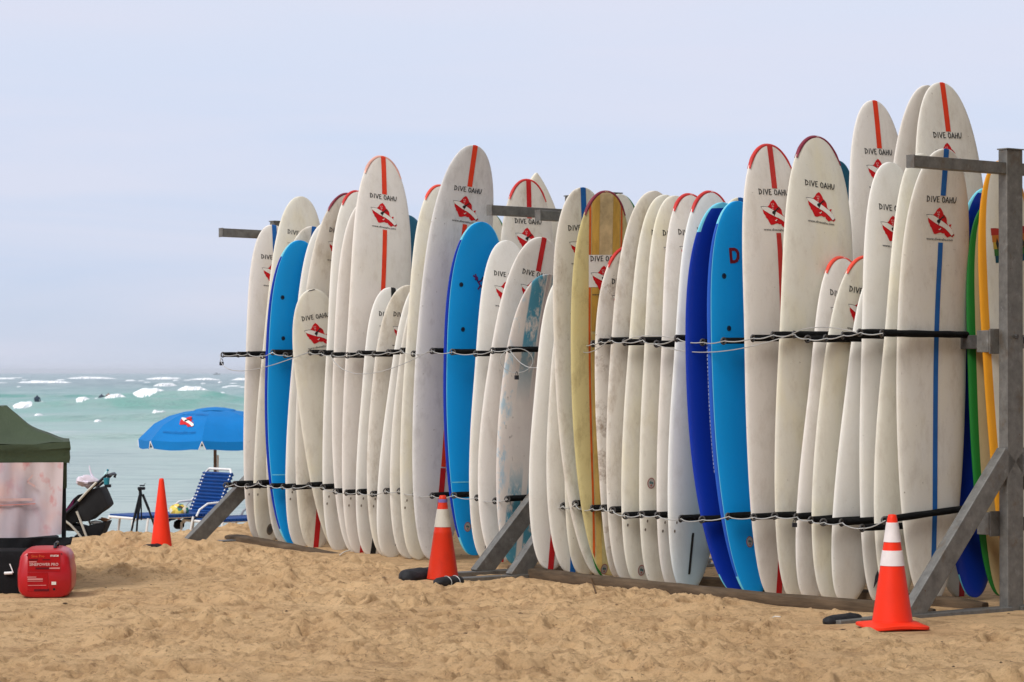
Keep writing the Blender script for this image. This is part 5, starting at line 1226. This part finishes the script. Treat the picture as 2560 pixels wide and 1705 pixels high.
skin_obj('body', J, [(0, 1), (1, 2), (2, 3), (3, 4), (2, 5), (5, 6), (6, 7), (2, 8), (8, 9), (9, 10), (0, 11), (11, 12), (0, 13), (13, 14)], 'shirt', root)
for px, py, mt, lb, bl_ in ((272, 987, 'skin', 'person paddling on a red board left of the green breaker', 'small red surfboard tilted on the wave left of the green breaker'), (252, 989, 'shirt', 'person low in the water left of the red board', None), (467, 983, 'shirt', 'person surfing in the white foam at the right breaker', None)):
    d = 285 if px < 400 else 262; p = at(px, py + 6, d)
    if bl_: far_board(p + Vector((0, -.3, -.1)), R(25), 'surfred', bl_, 2.4, R(-14))
    root = empty('person', p, R(12) if bl_ else 0, label=lb, cat='person')
    J = [((0, 0, .05), .15), ((0, .25, .12), .15), ((0, .50, .22), (.19, .12)), ((0, .62, .30), .07), ((0, .72, .40), .11), ((-.22, .5, .2), .065), ((-.32, .75, .05), .05), ((.22, .5, .2), .065), ((.32, .75, .05), .05), ((-.1, -.3, .04), .09), ((-.1, -.75, .04), .06), ((.1, -.3, .04), .09), ((.1, -.75, .04), .06)]
    skin_obj('body', J, [(0, 1), (1, 2), (2, 3), (3, 4), (2, 5), (5, 6), (2, 7), (7, 8), (0, 9), (9, 10), (0, 11), (11, 12)], mt, root)
p = at(542, 932, 3200); p.z = SEA; root = empty('boat', p, label='tiny grey boat on the horizon above the umbrella', cat='boat')
mb = MB(); mb.add([(-4, -1, .2), (3.5, -1, .2), (-4, 1, .2), (3.5, 1, .2), (-4.2, -1.3, 1.5), (4.8, 0, 1.7), (-4.2, 1.3, 1.5), (4.8, .1, 1.7)], [(0, 1, 3, 2), (4, 5, 7, 6), (0, 1, 5, 4), (2, 3, 7, 6), (0, 2, 6, 4), (1, 3, 7, 5)]); mb.obj('boat_hull', M['greyboat'], root); mb = MB(); mb.box((-.5, 0, 2.2), (2.6, 1.6, 1.3), bev=.15); mb.obj('cabin', M['greyboat'], root)

# ---------------------------------------------------------------- litter on the sand
M['twig'] = simple('dark_twig', (.05, .03, .02), .9); M['straw'] = simple('white_straw', (.72, .69, .62), .6); M['leaf'] = simple('dry_leaf', (.10, .055, .025), .9)
mb = MB()
for i in range(380):
    y = 11.6 + 12 * random.random() ** 1.2; x = random.uniform(-.2, .2) * y * 1.02; z = gz(x, y); a = random.uniform(0, 6.28); l = .004 + .022 * random.random() ** 2.5; w_ = l * random.uniform(.25, .7); h_ = random.uniform(.002, .006)
    pts_ = [(x + l * random.uniform(.6, 1.1) * math.cos(a + q_), y + w_ * random.uniform(.6, 1.1) * math.sin(a + q_) * 1.5, z + random.uniform(0, h_)) for q_ in (0, .9, 2.1, 3.1, 4.0, 5.2)]
    mb.add(pts_ + [(x, y, z + h_ + .003)], [(k_, (k_ + 1) % 6, 6) for k_ in range(6)])
tag(mb.obj('litter', M['twig']), 'dark specks of leaf and bark scattered on the sand', 'litter', kind='stuff')
def stick(pts, r, mat, label, cat, name='stick'):
    mb = MB(); mb.tube([Vector((p[0], p[1], gz(p[0], p[1]) + p[2])) for p in pts], r, 6); tag(mb.obj(name, M[mat], None, True), label, cat)
def gxy(px, py, dz=0): d = 1.5 * 6586 / (py - 932); return ((px - 1280) * d / 6586, d, dz)
stick([gxy(850, 1388, .01), gxy(862, 1382, .015), gxy(876, 1380, .02)], .005, 'straw', 'white plastic strip on the sand below the left boards', 'litter', 'plastic_strip')
stick([gxy(1922, 1549, .006), gxy(1936, 1547, .009), gxy(1950, 1549, .006)], .0035, 'straw', 'thin white straw on the sand left of the striped cone', 'litter', 'drinking_straw')
stick([gxy(1476, 1462, .06), gxy(1482, 1476, .05), gxy(1490, 1492, .02)], .006, 'leaf', 'brown twig lying over the long timber below the yellow board', 'twig', 'twig')
# ---------------------------------------------------------------- unseen trees added right of and behind the camera to shade boards and sand
M['leafm'] = simple('tree_leaf', (.045, .085, .025), .6, var=.35, vs=1.5); M['bark'] = simple('tree_bark', (.16, .12, .09), .9, var=.3, vs=6, bmp=.6)
def tree_meshes(seed, h):
    r_ = random.Random(seed); mb = MB(); top = Vector((r_.uniform(-.4, .4), r_.uniform(-.4, .4), h * .45)); mb.tube([(0, 0, -.3), (.05, 0, h * .2), top], [.30, .22, .17], 10); blobs = []
    for i in range(7):
        a = i * .9 + r_.random(); e = Vector((math.cos(a) * h * .27, math.sin(a) * h * .27, h * r_.uniform(.5, .82))); mid = top.lerp(e, .5) + Vector((0, 0, .2)); mb.tube([top, mid, e], [.13, .08, .04], 7); blobs.append((e, h * r_.uniform(.17, .24)))
    blobs += [(Vector((0, 0, h * .85)), h * .22), (Vector((0, 0, h * .62)), h * .25)]
    lf = MB()
    for c, rad in blobs:
        for k in range(520):
            d = Vector((r_.gauss(0, 1), r_.gauss(0, 1), r_.gauss(0, .8))).normalized() * rad * (r_.random() ** .35); p = c + d; s = r_.uniform(.12, .24)
            u = Vector((r_.gauss(0, 1), r_.gauss(0, 1), r_.gauss(0, .6))).normalized(); w = u.orthogonal().normalized(); lf.add([p - u * s, p + w * s * .5, p + u * s, p - w * s * .5], [(0, 1, 2, 3)])
    return mb, lf
protos = []
for sd in (3, 8):
    mb, lf = tree_meshes(sd, 9.0); root = empty('shade_tree', (0, 0, 0)); mb.obj('trunk', M['bark'], root, True); lf.obj('crown', M['leafm'], root); protos.append(root)
spots = [(15.5, 26), (11.5, 20.5), (8.2, 14.6), (7.2, 9.6), (6.2, 4.2), (8, -1.5), (3.5, -6), (13.5, 12), (12.5, 3)]
TL = ['leafy shade tree farthest along the beach past the rack', 'leafy shade tree right of the near rack end, second along the beach', 'leafy shade tree closest to the near rack end', 'leafy shade tree between the near rack end and the camera spot', 'leafy shade tree just ahead and right of the camera spot', 'leafy shade tree behind and right of the camera spot', 'leafy shade tree directly behind the camera spot', 'leafy shade tree standing inland behind the front row', 'leafy shade tree inland, level with the camera spot']
for i, (x, y) in enumerate(spots):
    if i < 2: o = protos[i]
    else:
        o = protos[i % 2].copy(); C.objects.link(o)
        for ch in list(protos[i % 2].children): c = ch.copy(); C.objects.link(c); c.parent = o
    o.location = (x, y, 0); o.rotation_euler = (0, 0, i * 1.7); sc_ = .85 + .12 * ((i * 7) % 5) / 2; o.scale = (sc_, sc_, sc_)
    tag(o, TL[i], 'tree', 'shade trees on the landward side of the beach')
# ---------------------------------------------------------------- sea haze
m = bpy.data.materials.new('sea_haze'); m.use_nodes = True; nt = m.node_tree; nt.nodes.remove(nt.nodes['Principled BSDF'])
pv = nt.nodes.new('ShaderNodeVolumePrincipled'); pv.inputs['Color'].default_value = (.90, .95, 1, 1); pv.inputs['Density'].default_value = .00008; pv.inputs['Anisotropy'].default_value = .2
nt.links.new(pv.outputs[0], nt.nodes['Material Output'].inputs['Volume'])
mb = MB(); mb.box((0, 7200, 4.5), (18600, 15000, 20)); hz_ = mb.obj('haze', m); tag(hz_, 'pale sea haze over the water', 'haze', kind='stuff')
